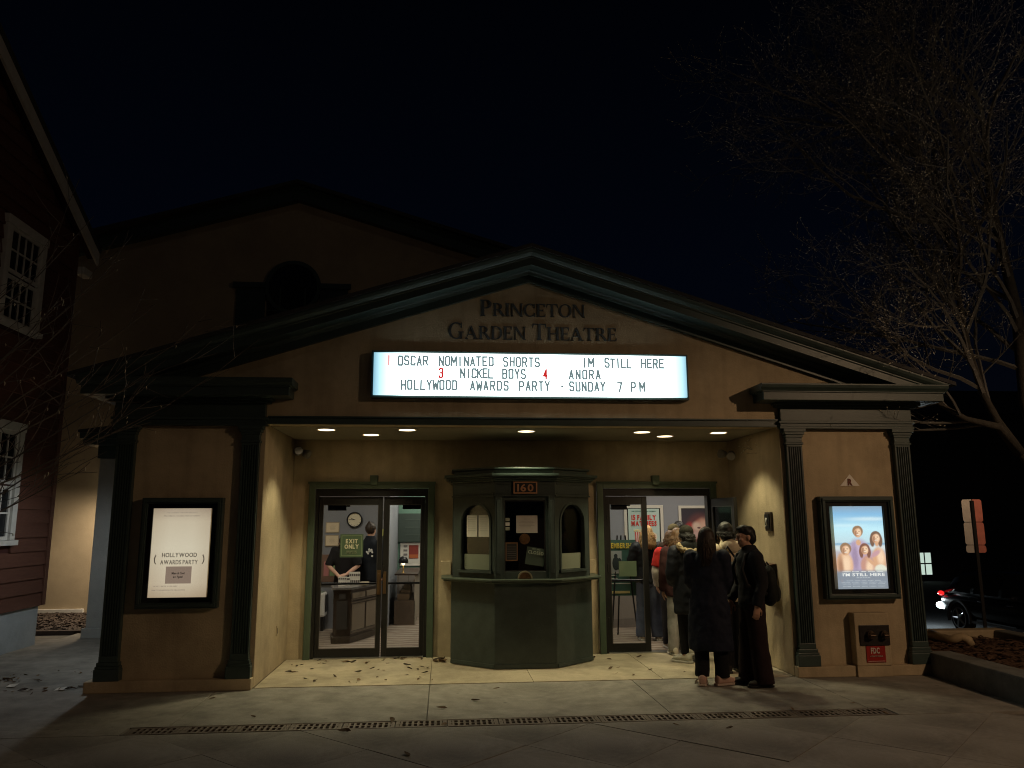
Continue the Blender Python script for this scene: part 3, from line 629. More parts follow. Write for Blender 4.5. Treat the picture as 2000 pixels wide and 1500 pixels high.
# ================================================================== MARQUEE SIGN
mq = T('marquee_sign', 'long white backlit letter board listing films under the theatre name', 'marquee sign', (0.03, 0, 3.36))
QX0, QX1, QZ0, QZ1, QY = -1.775, 1.825, 3.122, 3.604, -.135
MB().frame(QX0 - .028, QX1 + .028, QZ0 - .03, QZ1 + .028, .0275, -.112, -.002).build('frame', GREEN, mq, bevel=.004)
mqm = bpy.data.materials.new('marquee_light'); mqm.use_nodes = True; t = mqm.node_tree; b = t.nodes['Principled BSDF']
b.inputs['Base Color'].default_value = (.6, .6, .6, 1); b.inputs['Roughness'].default_value = .3
co = t.nodes.new('ShaderNodeTexCoord'); sp = t.nodes.new('ShaderNodeSeparateXYZ'); t.links.new(co.outputs['Generated'], sp.inputs[0])
r1 = t.nodes.new('ShaderNodeValToRGB'); t.links.new(sp.outputs[0], r1.inputs[0]); E_ = r1.color_ramp.elements     # tubes end short of the box: its ends glow dimmer and bluer
E_[0].position = 0.0; E_[0].color = (.045, .10, .13, 1); E_[1].position = 1.0; E_[1].color = (.052, .115, .145, 1)
for p_, c_ in ((.055, (.25, .37, .39, 1)), (.12, (.84, 1, 1, 1)), (.88, (.84, 1, 1, 1)), (.945, (.27, .39, .41, 1))): q = E_.new(p_); q.color = c_
t.links.new(r1.outputs[0], b.inputs['Emission Color']); b.inputs['Emission Strength'].default_value = 5.0
MB().box(QX0 + .0005, QX1 - .0005, QY, -.02, QZ0 + .0005, QZ1 - .0005).build('light_panel', mqm, mq)
tr = MB()
for k in range(1, 3): z = QZ0 + (QZ1 - QZ0) * k / 3; tr.box(QX0 + .001, QX1 - .001, QY - .004, QY - .001, z - .0025, z + .0025)
LB = mat('board_letter', (.05, .06, .065), .5, emit=(.15, .215, .225), estr=1.0); LR = mat('board_letter_red', (.4, .03, .03), .5, emit=(.55, .02, .02), estr=1.0)  # emission on the opaque letters stands in for the board's glare
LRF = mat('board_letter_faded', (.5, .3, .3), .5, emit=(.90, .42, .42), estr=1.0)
rows = [(716, [('OSCAR', 777, 836), ('NOMINATED', 857, 964), ('SHORTS', 983, 1054), ('IM', 1137, 1159), ('STILL', 1181, 1233), ('HERE', 1252, 1296)], [('I', 757, 761, LRF)]),
        (739.5, [('NICKEL', 899, 963), ('BOYS', 981, 1027), ('ANORA', 1111, 1173)], [('3', 856, 866, LR), ('4', 1060, 1070, LR)]),
        (762.5, [('HOLLYWOOD', 783, 893), ('AWARDS', 918, 993), ('PARTY', 1014, 1074), ('SUNDAY', 1112, 1182), ('7', 1206, 1214), ('PM', 1232, 1259)], [('-', 1095, 1100, LB)])]
LH = .122
for iz, (v_, ws, sp_) in enumerate(rows):
    z = 3.512 - .139 * iz - LH / 2
    for wd, u0, u1 in ws:
        a, b_ = atY(u0, v_, QY).x, atY(u1, v_, QY).x; lw = .056; n = len(wd); pitch = (b_ - a - lw) / max(1, n - 1)
        for i, ch in enumerate(wd):
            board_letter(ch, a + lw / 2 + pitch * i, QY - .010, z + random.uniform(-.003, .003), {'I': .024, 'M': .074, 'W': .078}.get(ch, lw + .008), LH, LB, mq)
    for ch, u0, u1, m_ in sp_:
        a, b_ = atY(u0, v_, QY).x, atY(u1, v_, QY).x
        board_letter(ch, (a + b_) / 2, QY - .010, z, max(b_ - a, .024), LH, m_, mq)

# ================================================================== POSTER CASES
def emis(name, col, s): return mat(name, (.25, .25, .25), .6, emit=col, estr=s)
def case(name, label, x0, x1, ix0, ix1):
    p = T(name, label, 'poster case', ((x0 + x1) / 2, 0, .83))
    MB().frame(x0, x1, .83, 1.985, .062, -.10, -.002).build('frame', GREEN, p, bevel=.006)
    MB().frame(x0 + .018, x1 - .018, .848, 1.967, .030, -.118, -.101).build('moulding', GREEN, p, bevel=.004)
    MB().frame(x0 + .0625, x1 - .0625, .8925, 1.9225, min(ix0 - x0 - .0625, .05), -.075, -.003).build('inner_frame', BLACK, p)
    MB().box(x0 + .063, x1 - .063, -.082, -.079, .893, 1.922).build('pane', GLASS, p)
    return p
PZ0, PZ1 = .943, 1.872
pl = case('poster_case', 'left glowing cream poster case announcing the Hollywood Awards Party', -4.185, -3.345, -4.07, -3.475)
def gradmat(name, stops, axis=2, s=1.0, edge=None):
    m = bpy.data.materials.new(name); m.use_nodes = True; t = m.node_tree; b = t.nodes['Principled BSDF']; b.inputs['Base Color'].default_value = (.2, .2, .2, 1)
    co = t.nodes.new('ShaderNodeTexCoord'); sp = t.nodes.new('ShaderNodeSeparateXYZ'); t.links.new(co.outputs['Generated'], sp.inputs[0])
    r = t.nodes.new('ShaderNodeValToRGB'); t.links.new(sp.outputs[axis], r.inputs[0]); e = r.color_ramp.elements
    e[0].position, e[0].color = stops[0][0], (*stops[0][1], 1); e[1].position, e[1].color = stops[-1][0], (*stops[-1][1], 1)
    for p, c in stops[1:-1]: q = e.new(p); q.color = (*c, 1)
    out = r.outputs[0]
    if edge:     # back light fades towards the sides of the case
        r2 = t.nodes.new('ShaderNodeValToRGB'); t.links.new(sp.outputs[0], r2.inputs[0]); e2 = r2.color_ramp.elements
        e2[0].position = 0; e2[0].color = (*edge, 1); e2[1].position = 1; e2[1].color = (*edge, 1); q = e2.new(.3); q.color = (1, 1, 1, 1); q = e2.new(.7); q.color = (1, 1, 1, 1)
        mx = t.nodes.new('ShaderNodeMix'); mx.data_type = 'RGBA'; mx.blend_type = 'MULTIPLY'; mx.inputs[0].default_value = 1
        t.links.new(out, mx.inputs[6]); t.links.new(r2.outputs[0], mx.inputs[7]); out = mx.outputs[2]
    t.links.new(out, b.inputs['Emission Color']); b.inputs['Emission Strength'].default_value = s; return m
cream = gradmat('cream_poster', [(0, (.50, .38, .26)), (.15, (.64, .52, .38)), (.55, (.72, .62, .47)), (.85, (.64, .53, .39)), (1, (.44, .34, .25))], edge=(.86, .83, .80))
pp = MB().box(-4.072, -3.473, -.060, -.055, PZ0, PZ1).build('poster', cream, pl)
pi = emis('poster_ink', (.07, .052, .038), 1.0); pf = emis('poster_faint_ink', (.27, .21, .16), 1.0); pc = -3.7725
text('HOLLYWOOD', .046, pc, -.064, 1.36, pi, pp, width=.36, bold=.012); text('AWARDS PARTY', .046, pc, -.064, 1.285, pi, pp, width=.385, bold=.012)
text('THE GARDEN THEATRE PRESENTS', .015, pc, -.064, 1.82, pf, pp, width=.33); text('AN ANNUAL CELEBRATION OF CINEMA', .015, pc, -.064, 1.785, pf, pp, width=.38)
text('TICKETS NOW AVAILABLE', .014, pc - .125, -.064, 1.052, pf, pp, width=.25); text('PRINCETONGARDENTHEATRE.ORG/AWARDS', .014, pc - .09, -.064, 1.012, pf, pp, width=.34)
lv = MB()
for s in (-1, 1):
    for k in range(8):
        a = R(-38 + 76 * k / 7); x = pc + s * (.20 + .055 * math.cos(a)); z = 1.335 + .068 * math.sin(a)
        lv.ell((x, -.0625, z), (.0115, .001, .0045), 8, 4, rot=Euler((0, -s * (R(60) + a * .5), 0)))
lv.build('laurel', pi, pp)
MB().box(pc - .13, pc + .135, -.0645, -.0605, 1.085, 1.262).build('date_card', emis('date_card', (.27, .19, .145), 1.0), pp)
dk = emis('date_ink', (.02, .015, .012), 1.0)
text('March 2nd', .022, pc, -.070, 1.182, dk, pp, width=.13, bold=.03); text('at 7pm!', .022, pc, -.070, 1.145, dk, pp, width=.095, bold=.03)
pr_ = case('poster_case', 'right glowing blue film poster case under the triangular R sign', 3.345, 4.225, 3.505, 4.10)
SKN, SKL, SKD, H1, H2, H3 = (.72, .40, .24), (.95, .66, .46), (.42, .21, .13), (.20, .11, .075), (.33, .19, .11), (.24, .10, .07)
def face(x, z, r, hair, turn=0, long=False):
    r *= 1.14; k = r * .64; B = [(x, z + k * .15, r * 1.25, k * 1.22, hair, .10)]
    if long: B += [(x - r * .95, z - k * .8, r * .5, k * 1.2, hair, .2, 8), (x + r * .95, z - k * .8, r * .5, k * 1.2, hair, .2, -8)]
    B += [(x, z - k * .25, r * .86, k * 1.0, SKN, .12), (x + r * .25, z - k * .1, r * .5, k * .75, SKL, .5), (x - r * .5, z - k * .4, r * .3, k * .6, SKD, .6)]
    for q in (-.36, .36): B += [(x + q * r, z + k * .02, r * .16, k * .055, SKD, .5), (x + q * r, z + k * .14, r * .22, k * .045, hair, .5)]
    B += [(x + .02 * r, z - k * .30, r * .11, k * .16, SKD, .7), (x, z - k * .62, r * .34, k * .09, (.92, .78, .68), .4), (x, z - k * .74, r * .30, k * .05, SKD, .6)]
    return B
LAV2 = (.50, .38, .54)
blobs = [(.5, .535, .9, .018, (.26, .45, .62), .5), (.5, .49, .9, .03, (.70, .78, .80), .8), (.72, .84, .4, .02, (.62, .80, .90), .9), (.25, .76, .35, .018, (.60, .84, .95), .9)]
blobs += [(.47, .36, .26, .235, LAV2, .18), (.47, .47, .13, .08, (.58, .44, .60), .3), (.38, .38, .06, .16, (.36, .26, .40), .6), (.47, .555, .05, .035, SKN, .3)] + face(.47, .685, .075, H2)
blobs += [(.86, .33, .14, .17, SKN, .18), (.90, .38, .07, .09, SKL, .6), (.84, .55, .045, .04, SKN, .3), (.80, .42, .10, .03, (.60, .34, .38), .4, 20)] + face(.83, .615, .078, H1, long=True)
blobs += [(.16, .29, .17, .15, SKN, .18), (.20, .30, .09, .12, SKL, .7), (.08, .26, .05, .12, SKD, .7)] + face(.20, .475, .080, H2)
blobs += [(.62, .27, .14, .13, (.58, .30, .24), .2), (.66, .25, .07, .09, SKL, .6), (.70, .32, .11, .022, SKN, .4, -25)] + face(.585, .475, .072, H3, long=True)
blobs += [(.88, .235, .12, .055, (.80, .78, .66), .25), (.5, .16, 1.0, .06, (.24, .27, .33), .4)]
bl = softprint('beach_print', [(0, (.24, .27, .32)), (.12, (.26, .30, .37)), (.22, (.36, .30, .36)), (.48, (.56, .52, .56)), (.56, (.55, .72, .80)), (.72, (.55, .84, .96)), (.9, (.24, .50, .77)), (1, (.25, .36, .48))], blobs, s=1.18)
pq = MB().box(3.507, 4.10, -.060, -.055, .94, 1.876).build('poster', bl, pr_)
EW = emis('poster_white', (.92, .90, .88), 1.0); EG = emis('poster_grey', (.50, .53, .57), 1.0)
text("I'M STILL HERE", .034, 3.815, -.068, 1.085, EW, pq, width=.50, bold=.012)
for k, (z, w) in enumerate(((1.131, .48), (1.063, .16), (1.03, .40), (1.012, .52), (.994, .50), (.967, .50))):
    text('iiiilil liilli ilill iiilli illiil', .008 if k != 0 else .009, 3.808, -.066, z, EW if k == 0 else EG, pq, 'print', width=w)
# ================================================================== FIXTURES ON THE FRONT
LENS = mat('lamp_lens', (.8, .8, .8), .4, emit=(1.0, .78, .47), estr=6.0)
names = ['leftmost', 'rear left', 'second from left in the front row', 'middle', 'fourth in the front row', 'rear right', 'rightmost']
for nm, (x, y) in zip(names, ((-2.36, .46), (-1.887, .99), (-1.414, .44), (.015, .52), (1.45, .55), (1.865, 1.0), (2.425, .57))):
    d = T('downlight', f'{nm} of the round recessed lamps in the entrance soffit', 'downlight', (x, y, ZS - .002), 0, 'recessed lamps in the entrance soffit')
    MB().ring((x, y, ZS - .012), .112, .098, 'z', 28, .0095).build('trim_ring', WHITE, d)
    MB().disc((x, y, ZS - .0065), .0975, 'z', 28, .004).build('lens', LENS, d)
    lamp('bulb', 'SPOT', (x, y, ZS - .03), 54.0, (1.0, .90, .55), d, spot_size=R(100), spot_blend=.5, shadow_soft_size=.07, aim=(x, y, 0))
GM = mat('grey_metal', (.20, .19, .17), .45, metal=.3)
def flood(label, c, dr):
    f = T('twin_floodlight', label, 'emergency light', c)
    d = Vector(dr).normalized(); c = Vector(c); sd_ = Vector((d.y, -d.x, 0))
    MB().ell(c, (.05, .05, .05), 12, 8).build('mount', GM, f, True)
    for s in (-1, 1):
        h0 = c + d * .05 + sd_ * .035 * s; ax = (d + sd_ * .5 * s + Vector((0, 0, .25 * s - .2))).normalized()
        MB().tube([c, h0, h0 + ax * .02, h0 + ax * .07, h0 + ax * .11], [.014, .022, .04, .058, .060], 16).build('lamp_head', GM, f, True)
        MB().tube([h0 + ax * .108, h0 + ax * .114], [.052, .052], 16).build('lens', mat('clear_lens', (.22, .21, .19), .15), f)
flood('white twin-head emergency light high on the left entry wall', (-2.90, 1.62, 2.63), (1, -1, 0))
flood('white twin-head emergency light high on the right entry wall', (2.90, 1.44, 2.60), (-1, -.8, 0))
ic = T('intercom_panel', 'small dark wall panel with pale handle on right entry wall', 'panel', (2.95, .41, 1.59))
MB().box(2.922, 2.949, .32, .50, 1.59, 1.815).build('plate', mat('panel_brown', (.055, .04, .032), .5), ic, bevel=.006)
MB().box(2.908, 2.921, .345, .475, 1.62, 1.79).build('recess', BLACK, ic, bevel=.003)
MB().tube([(2.90, .395, 1.655), (2.893, .395, 1.70), (2.90, .395, 1.745)], .008, 8).ell((2.902, .44, 1.645), (.008, .012, .012), 10, 6).build('handle', WHITE, ic, True)
mbx = T('drop_box', 'black metal drop box with top coloured as lit fixed to right entry wall', 'drop box', (2.95, .44, .86))
MB().prism([(2.948, .865), (2.948, 1.195), (2.80, 1.175), (2.79, 1.14), (2.80, .90), (2.84, .865)], 'y', .30, .57).build('body', BLACK, mbx, bevel=.008)
MB().prism([(2.948, 1.198), (2.948, 1.212), (2.785, 1.19), (2.785, 1.178)], 'y', .295, .575).build('lid', mat('lit_lid', (.10, .06, .045), .45), mbx, bevel=.003)  # lid coloured paler for the lamplight falling on top
MB().box(2.783, 2.789, .40, .47, 1.08, 1.10).build('latch', STEEL, mbx)
ob = T('wall_outlet', 'small flush outlet cover low on the left entry wall', 'outlet', (-2.95, 1.06, .40))
MB().box(-2.949, -2.938, 1.02, 1.10, .385, .50).build('cover', mat('outlet_beige', (.42, .34, .22), .6), ob, bevel=.003); MB().box(-2.938, -2.935, 1.045, 1.075, .41, .475).build('socket', mat('outlet_dark', (.12, .10, .07), .6), ob)
# fire department connection on the right pier
fd = T('fire_connection', 'stucco box on the right pier holding twin capped fire inlets', 'fire connection', (3.82, -.08, 0))
MB().box(3.625, 4.03, -.128, -.002, .116, .685).build('housing', STUCCO, fd, bevel=.01)
MB().box(3.625, 4.03, -.128, -.102, .0, .114).build('housing_foot', STUCCO, fd, bevel=.004)
MB().box(3.67, 4.02, -.142, -.13, .335, .555).build('plate', mat('plate_dark', (.035, .03, .028), .45, metal=.4, var=.3, scale=30), fd, bevel=.004)
for x in (3.785, 3.945):
    MB().tube([(x, -.142, .455), (x, -.185, .452), (x, -.186, .452), (x, -.21, .450)], [.046, .046, .038, .034], 20).build('inlet_cap', mat('cap_brown', (.12, .085, .06), .35, metal=.8), fd)
    MB().tube([(x - .03, -.211, .452), (x - .03, -.222, .452), (x + .03, -.222, .452), (x + .03, -.211, .452)], .006, 6).build('cap_handle', mat('cap_brown', (.12, .085, .06)), fd)
fs = T('fire_sign', 'small red FDC sign under the capped fire inlets', 'sign', (3.84, -.18, .25))
MB().box(3.735, 3.955, -.138, -.131, .155, .328).build('plate', mat('sign_red', (.34, .018, .014), .5), fs); SW_ = mat('sign_white', (.70, .62, .55), .6)
text('FDC', .062, 3.835, -.142, .252, SW_, fs, width=.10, bold=.03); text('AUTOMATIC SPRINKLER', .014, 3.845, -.142, .215, SW_, fs, width=.15); MB().box(3.745, 3.945, -.1405, -.1383, .166, .170).build('rule', SW_, fs)
ts = T('triangle_sign', 'white triangle sign with brown letter R above right poster case', 'sign', (3.765, 0, 2.11))
MB().prism([(3.645, 2.108), (3.885, 2.108), (3.773, 2.245)], 'y', -.008, -.002).build('plate', mat('tri_white', (.86, .82, .74), .6), ts)
text('R', .075, 3.768, -.0125, 2.118, mat('tri_brown', (.17, .05, .03), .6), ts, width=.055, bold=.04)

# ================================================================== AUDITORIUM BEHIND, SIDE WING, RED HOUSE
au = T('auditorium_building', 'tall dim beige gabled hall rising behind the theatre front', 'building', (-4.15, 7.3, 0))
AP, AZ, AS = -4.15, 8.50, .30
MB().prism([(-11.0, -.02), (4.6, -.02), (4.6, AZ - AS * 8.75), (AP, AZ), (-11.0, AZ - AS * 6.85)], 'y', 7.3, 7.55).build('wall', STUCCO2, au)
MB().box(-11.0, -10.75, 7.56, 26, 0, 6.4).box(4.35, 4.6, 7.56, 26, 0, 5.8).build('side_wall', STUCCO2, au)
for s, xe in ((-1, -11.5), (1, 5.1)):
    L = abs(xe - AP); z = lambda x, o: AZ + o - AS * abs(x - AP)
    v = []
    for y in (7.12, 7.297):
        v += [(AP, y, AZ - .02), (xe, y, z(xe, -.02)), (xe, y, z(xe, .30)), (AP, y, AZ + .30)]
    MB().add(v, [(0, 1, 2, 3), (7, 6, 5, 4), (0, 4, 5, 1), (1, 5, 6, 2), (2, 6, 7, 3), (3, 7, 4, 0)]).build('rake_board', GREEN, au)
    v = []
    for y in (6.98, 26.0):
        v += [(AP, y, AZ + .302), (xe, y, z(xe, .302)), (xe, y, z(xe, .38)), (AP, y, AZ + .38)]
    MB().add(v, [(0, 1, 2, 3), (7, 6, 5, 4), (0, 4, 5, 1), (1, 5, 6, 2), (2, 6, 7, 3), (3, 7, 4, 0)]).build('roof', ROOF, au)
MB().box(-11, -7.85, 7.24, 7.298, .0, .10).build('base_board', TRIM, au, bevel=.006)
# arched three-part window
wn = MB(); wn.box(-5.33, -4.75, 7.24, 7.298, 5.2, 6.55); wn.box(-3.62, -3.05, 7.24, 7.298, 5.2, 6.55); wn.box(-5.40, -4.74, 7.18, 7.239, 6.552, 6.66); wn.box(-3.63, -2.98, 7.18, 7.239, 6.552, 6.66)
wn.ring((-4.185, 7.22, 6.58), .58, .50, 'y', 36, .07)
w_ = wn.build('window', GREEN, au)
MB().box(-4.70, -3.67, 7.26, 7.298, 5.2, 6.56).prism([(-4.185 + .498 * math.cos(math.pi * k / 20), 6.562 + .515 * math.sin(math.pi * k / 20)) for k in range(21)], 'y', 7.262, 7.297).build('pane', mat('dark_glass', (.012, .014, .016), .08), w_)
wm = MB()
for x in (-4.44, -3.93): wm.box(x - .015, x + .015, 7.245, 7.259, 5.2, 6.56)
for z in (5.6, 6.05): wm.box(-4.70, -3.67, 7.235, 7.244, z, z + .03)
wm.build('glazing_bar', GREEN, w_)

wg = T('side_wing', 'low pale grey wing with green cornice in the passage beside theatre', 'building', (-5.4, 4.05, 0))
MB().box(-6.42, -4.545, 4.05, 7.29, -.02, 2.73).build('wall', GREYP, wg, bevel=.008)
c = MB().box(-6.45, -4.545, 4.02, 7.29, 2.731, 2.93); c.box(-6.62, -4.545, 3.86, 7.29, 2.931, 3.03); c.prism([(-6.66, 3.82), (-4.545, 3.82), (-4.545, 7.29), (-6.66, 7.29)], 'z', 3.031, 3.12); c.build('cornice', GREEN, wg, bevel=.006)
MB().add([(-6.68, 3.80, 3.121), (-4.545, 3.80, 3.121), (-4.545, 7.29, 3.121), (-6.68, 7.29, 3.121), (-6.68, 3.80, 3.16), (-4.545, 3.80, 3.45), (-4.545, 7.29, 3.45), (-6.68, 7.29, 3.16)], [(0, 1, 2, 3), (4, 5, 6, 7), (0, 1, 5, 4), (1, 2, 6, 5), (2, 3, 7, 6), (3, 0, 4, 7)]).build('roof', ROOF, wg)
MB().box(-6.46, -4.545, 4.0, 4.049, -.004, .14).build('plinth', GREYP, wg, bevel=.006)
# the passage lamps whose pools the photograph shows
wl = T('wall_lamp', 'warm wall lamp on the side wing washing the rear wall', 'wall lamp', (-6.42, 6.55, 2.35))
MB().box(-6.55, -6.421, 6.45, 6.65, 2.30, 2.52).build('housing', BRONZE, wl, bevel=.01)
MB().box(-6.545, -6.43, 6.46, 6.64, 2.285, 2.298).build('lens', mat('wl_lens', (.8, .8, .8), .4, emit=(1, .8, .55), estr=3), wl)
lamp('bulb', 'SPOT', (-6.60, 6.50, 2.27), 260.0, (1.0, .82, .60), wl, spot_size=R(156), spot_blend=.75, shadow_soft_size=.05, aim=(-7.3, 6.8, 0))
w2 = T('wall_lamp', 'cool wall lamp on the outer flank of the left pier', 'wall lamp', (-4.54, 1.75, 2.4))
MB().box(-4.68, -4.541, 1.62, 1.88, 2.36, 2.60).build('housing', BRONZE, w2, bevel=.01)
MB().box(-4.675, -4.55, 1.64, 1.86, 2.345, 2.358).build('lens', mat('w2_lens', (.8, .8, .8), .4, emit=(.8, .95, 1), estr=3), w2)
lamp('bulb', 'SPOT', (-4.74, 1.75, 2.33), 50.0, (.88, .96, 1.0), w2, spot_size=R(165), spot_blend=.5, shadow_soft_size=.06, aim=(-5.4, 1.85, 0))

# red clapboard house: wall in the plane x = -6.8 running away from the camera, gable rising towards it
rh = T('red_house', 'dark red clapboard house with white trimmed windows at left edge', 'house', (-6.8, 0, 0))
HX, YF, RY, EZ = -6.8, 3.50, -2.2, 6.15       # far corner, ridge position, eave height
RS = .545                                         # rake rise per metre towards the camera
top = lambda y: EZ + RS * (YF - y) if y > RY else EZ + RS * (YF - RY) - RS * (RY - y)
MB().box(HX - 6, HX - .03, -8.5, 3.42, -.03, .545).build('foundation', FOUND, rh, bevel=.01)
MB().prism([(-8.5, .55), (3.47, .55), (3.47, top(3.47)), (RY, top(RY)), (-8.5, top(-8.5))], 'x', HX - 6, HX - .026).build('wall', mat('red_sheathing', (.06, .018, .014), .9), rh)
holes = [(1.60, 2.40, 4.38, 5.66), (1.48, 2.32, 1.50, 2.95), (-2.2, -1.4, 4.38, 5.66), (-2.2, -1.36, 1.50, 2.95)]
EXP = .195; n_ = 0; zb = .548
while zb < 9.2:
    spans = [(-8.5, 3.40)]
    ym = 3.40 if zb + EXP < EZ else YF - (zb + EXP - EZ) / RS - .05
    y0m = -8.5 if zb + EXP < top(-8.5) else 2 * RY - ym
    spans = [(y0m, min(3.40, ym))]
    for h0, h1, hz0, hz1 in holes:
        if zb + EXP > hz0 - .09 and zb < hz1 + .10:
            ns = []
            for a, b in spans:
                if h0 - .12 > a and h1 + .12 < b: ns += [(a, h0 - .12), (h1 + .12, b)]
                else: ns.append((a, b))
            spans = ns
    for a, b in spans:
        if b - a < .1: continue
        MB().prism([(HX - .024, zb), (HX + .004, zb), (HX - .010, zb + EXP + .012), (HX - .024, zb + EXP + .012)], 'y', 0, 1)
        m = MB(); sec = [(HX - .024, zb), (HX + .014, zb), (HX - .016, zb + EXP + .0), (HX - .024, zb + EXP + .0)]
        m.add([(x, a, z) for x, z in sec] + [(x, b, z) for x, z in sec], [(0, 1, 2, 3), (7, 6, 5, 4), (0, 4, 5, 1), (1, 5, 6, 2), (2, 6, 7, 3), (3, 7, 4, 0)]); m.build('clapboard', RED, rh)
    zb += EXP
MB().box(HX - .03, HX + .022, 3.402, 3.50, .55, EZ + .05).build('corner_board', RED, rh)
v = []
for x in (HX - .0255, HX + .35):
    v += [(x, YF + .60, EZ - .10 - RS * .60 + .02), (x, RY, top(RY) - .10), (x, RY, top(RY) + .10), (x, YF + .60, EZ + .12 - RS * .60 + .02)]
for nm, m_, x0, x1, o0, o1 in (('rake_board', TRIM, HX + .13, HX + .165, -.09, .12), ('rake_soffit', MATS['red_sheathing'], HX - .02, HX + .129, .03, .10), ('roof', ROOF, HX - 6.3, HX + .19, .125, .20)):
    for sgn in (1, -1):
        ye = YF + .38 if sgn > 0 else -9.2
        ze = EZ - RS * .38 if sgn > 0 else top(-8.5) - RS * .7
        v = []
        for x in (x0, x1): v += [(x, ye, ze + o0), (x, RY, top(RY) + o0), (x, RY, top(RY) + o1), (x, ye, ze + o1)]
        MB().add(v, [(0, 1, 2, 3), (7, 6, 5, 4), (0, 4, 5, 1), (1, 5, 6, 2), (2, 6, 7, 3), (3, 7, 4, 0)]).build(nm, m_, rh)
MB().box(HX - .02, HX + .12, 3.51, 3.80, EZ - .55, EZ - .43).build('eave_return', TRIM, rh, bevel=.01)
DG = mat('night_glass', (.010, .012, .014), .06)
for (y0, y1, z0, z1) in holes:
    fr = MB().box(HX - .02, HX + .05, y0 - .115, y0, z0 - .0, z1 + .0).box(HX - .02, HX + .05, y1, y1 + .115, z0, z1).box(HX - .02, HX + .06, y0 - .13, y1 + .13, z1 + .001, z1 + .12).build('window', TRIM, rh, bevel=.005)
    MB().box(HX - .02, HX + .09, y0 - .14, y1 + .14, z0 - .07, z0 - .001).build('sill', TRIM, fr, bevel=.005)
    zm = (z0 + z1) / 2
    for a, b, dx in ((z0, zm - .012, 0), (zm + .012, z1, .015)):
        s_ = MB(); y = lambda t: y0 + .002 + (y1 - y0 - .004) * t
        s_.box(HX - .015 + dx, HX + .012 + dx, y(0), y(0) + .05, a, b); s_.box(HX - .015 + dx, HX + .012 + dx, y(1) - .05, y(1), a, b)
        s_.box(HX - .015 + dx, HX + .012 + dx, y(0) + .05, y(1) - .05, a, a + .05); s_.box(HX - .015 + dx, HX + .012 + dx, y(0) + .05, y(1) - .05, b - .05, b)
        s_.build('sash', TRIM, fr)
        mu = MB(); za, zb_, ya, yb = a + .05, b - .05, y(0) + .05, y(1) - .05
        for k in (1, 2, 3): q = ya + (yb - ya) * k / 4; mu.box(HX - .012 + dx, HX + .009 + dx, q - .011, q + .011, za, zb_)
        q = za + (zb_ - za) * .5; mu.box(HX - .011 + dx, HX + .010 + dx, ya, yb, q - .011, q + .011)
        mu.build('muntin', TRIM, fr)
        for k in range(4):
            for l in range(2):
                MB().box(HX - .010 + dx, HX - .006 + dx, ya + (yb - ya) * k / 4 + .003, ya + (yb - ya) * (k + 1) / 4 - .003, za + (zb_ - za) * l / 2 + .003, za + (zb_ - za) * (l + 1) / 2 - .003).build('pane', DG, fr)

# ================================================================== STREET LAMP whose warm light falls on the front
sl = T('street_lamp', 'tall dark lamp post with warm down-facing lantern by the kerb', 'street lamp', (7.8, -7.7, 0))
MB().tube([(7.8, -7.7, 0), (7.8, -7.7, .5), (7.8, -7.7, .52), (7.8, -7.7, 5.1)], [.10, .10, .06, .045], 12).tube([(7.8, -7.7, 5.05), (7.6, -7.45, 5.3), (7.3, -7.1, 5.38)], .03, 8).build('post', BLACK, sl, True)
MB().box(6.98, 7.43, -7.25, -6.85, 5.34, 5.42).build('head', BLACK, sl, bevel=.02)
MB().box(7.04, 7.37, -7.19, -6.91, 5.32, 5.338).build('lens', mat('sl_lens', (.8, .8, .8), .4, emit=(1, .62, .3), estr=8), sl)
lamp('bulb', 'SPOT', (7.2, -7.05, 5.24), 470.0, (1.0, .63, .36), sl, spot_size=R(160), spot_blend=.26, shadow_soft_size=.10, aim=(6.95, -6.6, 0))

lamp('crown_fill', 'POINT', (7.2, -7.05, 5.22), 125.0, (1.0, .74, .48), sl, shadow_soft_size=.10)  # added fill lamp, lifts the tree crown and rear hall

# ================================================================== RIGHT SIDE: planter, road, car, signs, far window
pb = T('planter', 'low concrete planter wall enclosing the mulch bed right of theatre', 'planter', (5.4, -1.2, 0))
PCON = mat('planter_concrete', (.20, .205, .19), .88, var=.2, scale=6, bump=.35, bscale=45, stain=.4)
MB().box(4.50, 4.80, -4.2, -.02, -.03, .245).build('wall', PCON, pb, bevel=.02)
MB().box(4.80, 6.7, -4.2, -3.9, -.03, .245).build('wall', PCON, pb, bevel=.02)
MB().box(6.42, 6.62, -3.9, 1.48, -.97, .25).build('wall', PCON, pb, bevel=.02)
MB().box(4.645, 6.62, 1.482, 1.70, -.97, .25).build('wall', mat('warm_curb', (.42, .34, .22), .85, var=.15, bump=.2, stain=.2), pb, bevel=.02)
ms = MB(); random.seed(11)
NX, NY = 26, 60
gv = [[(4.55 + (6.43 - 4.55) * i / NX, -3.91 + (1.49 + 3.91) * j / NY, .13 + random.uniform(-.02, .03) + .02 * math.sin(i * .7 + j * .3)) for i in range(NX + 1)] for j in range(NY + 1)]
ms.add([p for r in gv for p in r], [(j * (NX + 1) + i, j * (NX + 1) + i + 1, (j + 1) * (NX + 1) + i + 1, (j + 1) * (NX + 1) + i) for j in range(NY) for i in range(NX)])
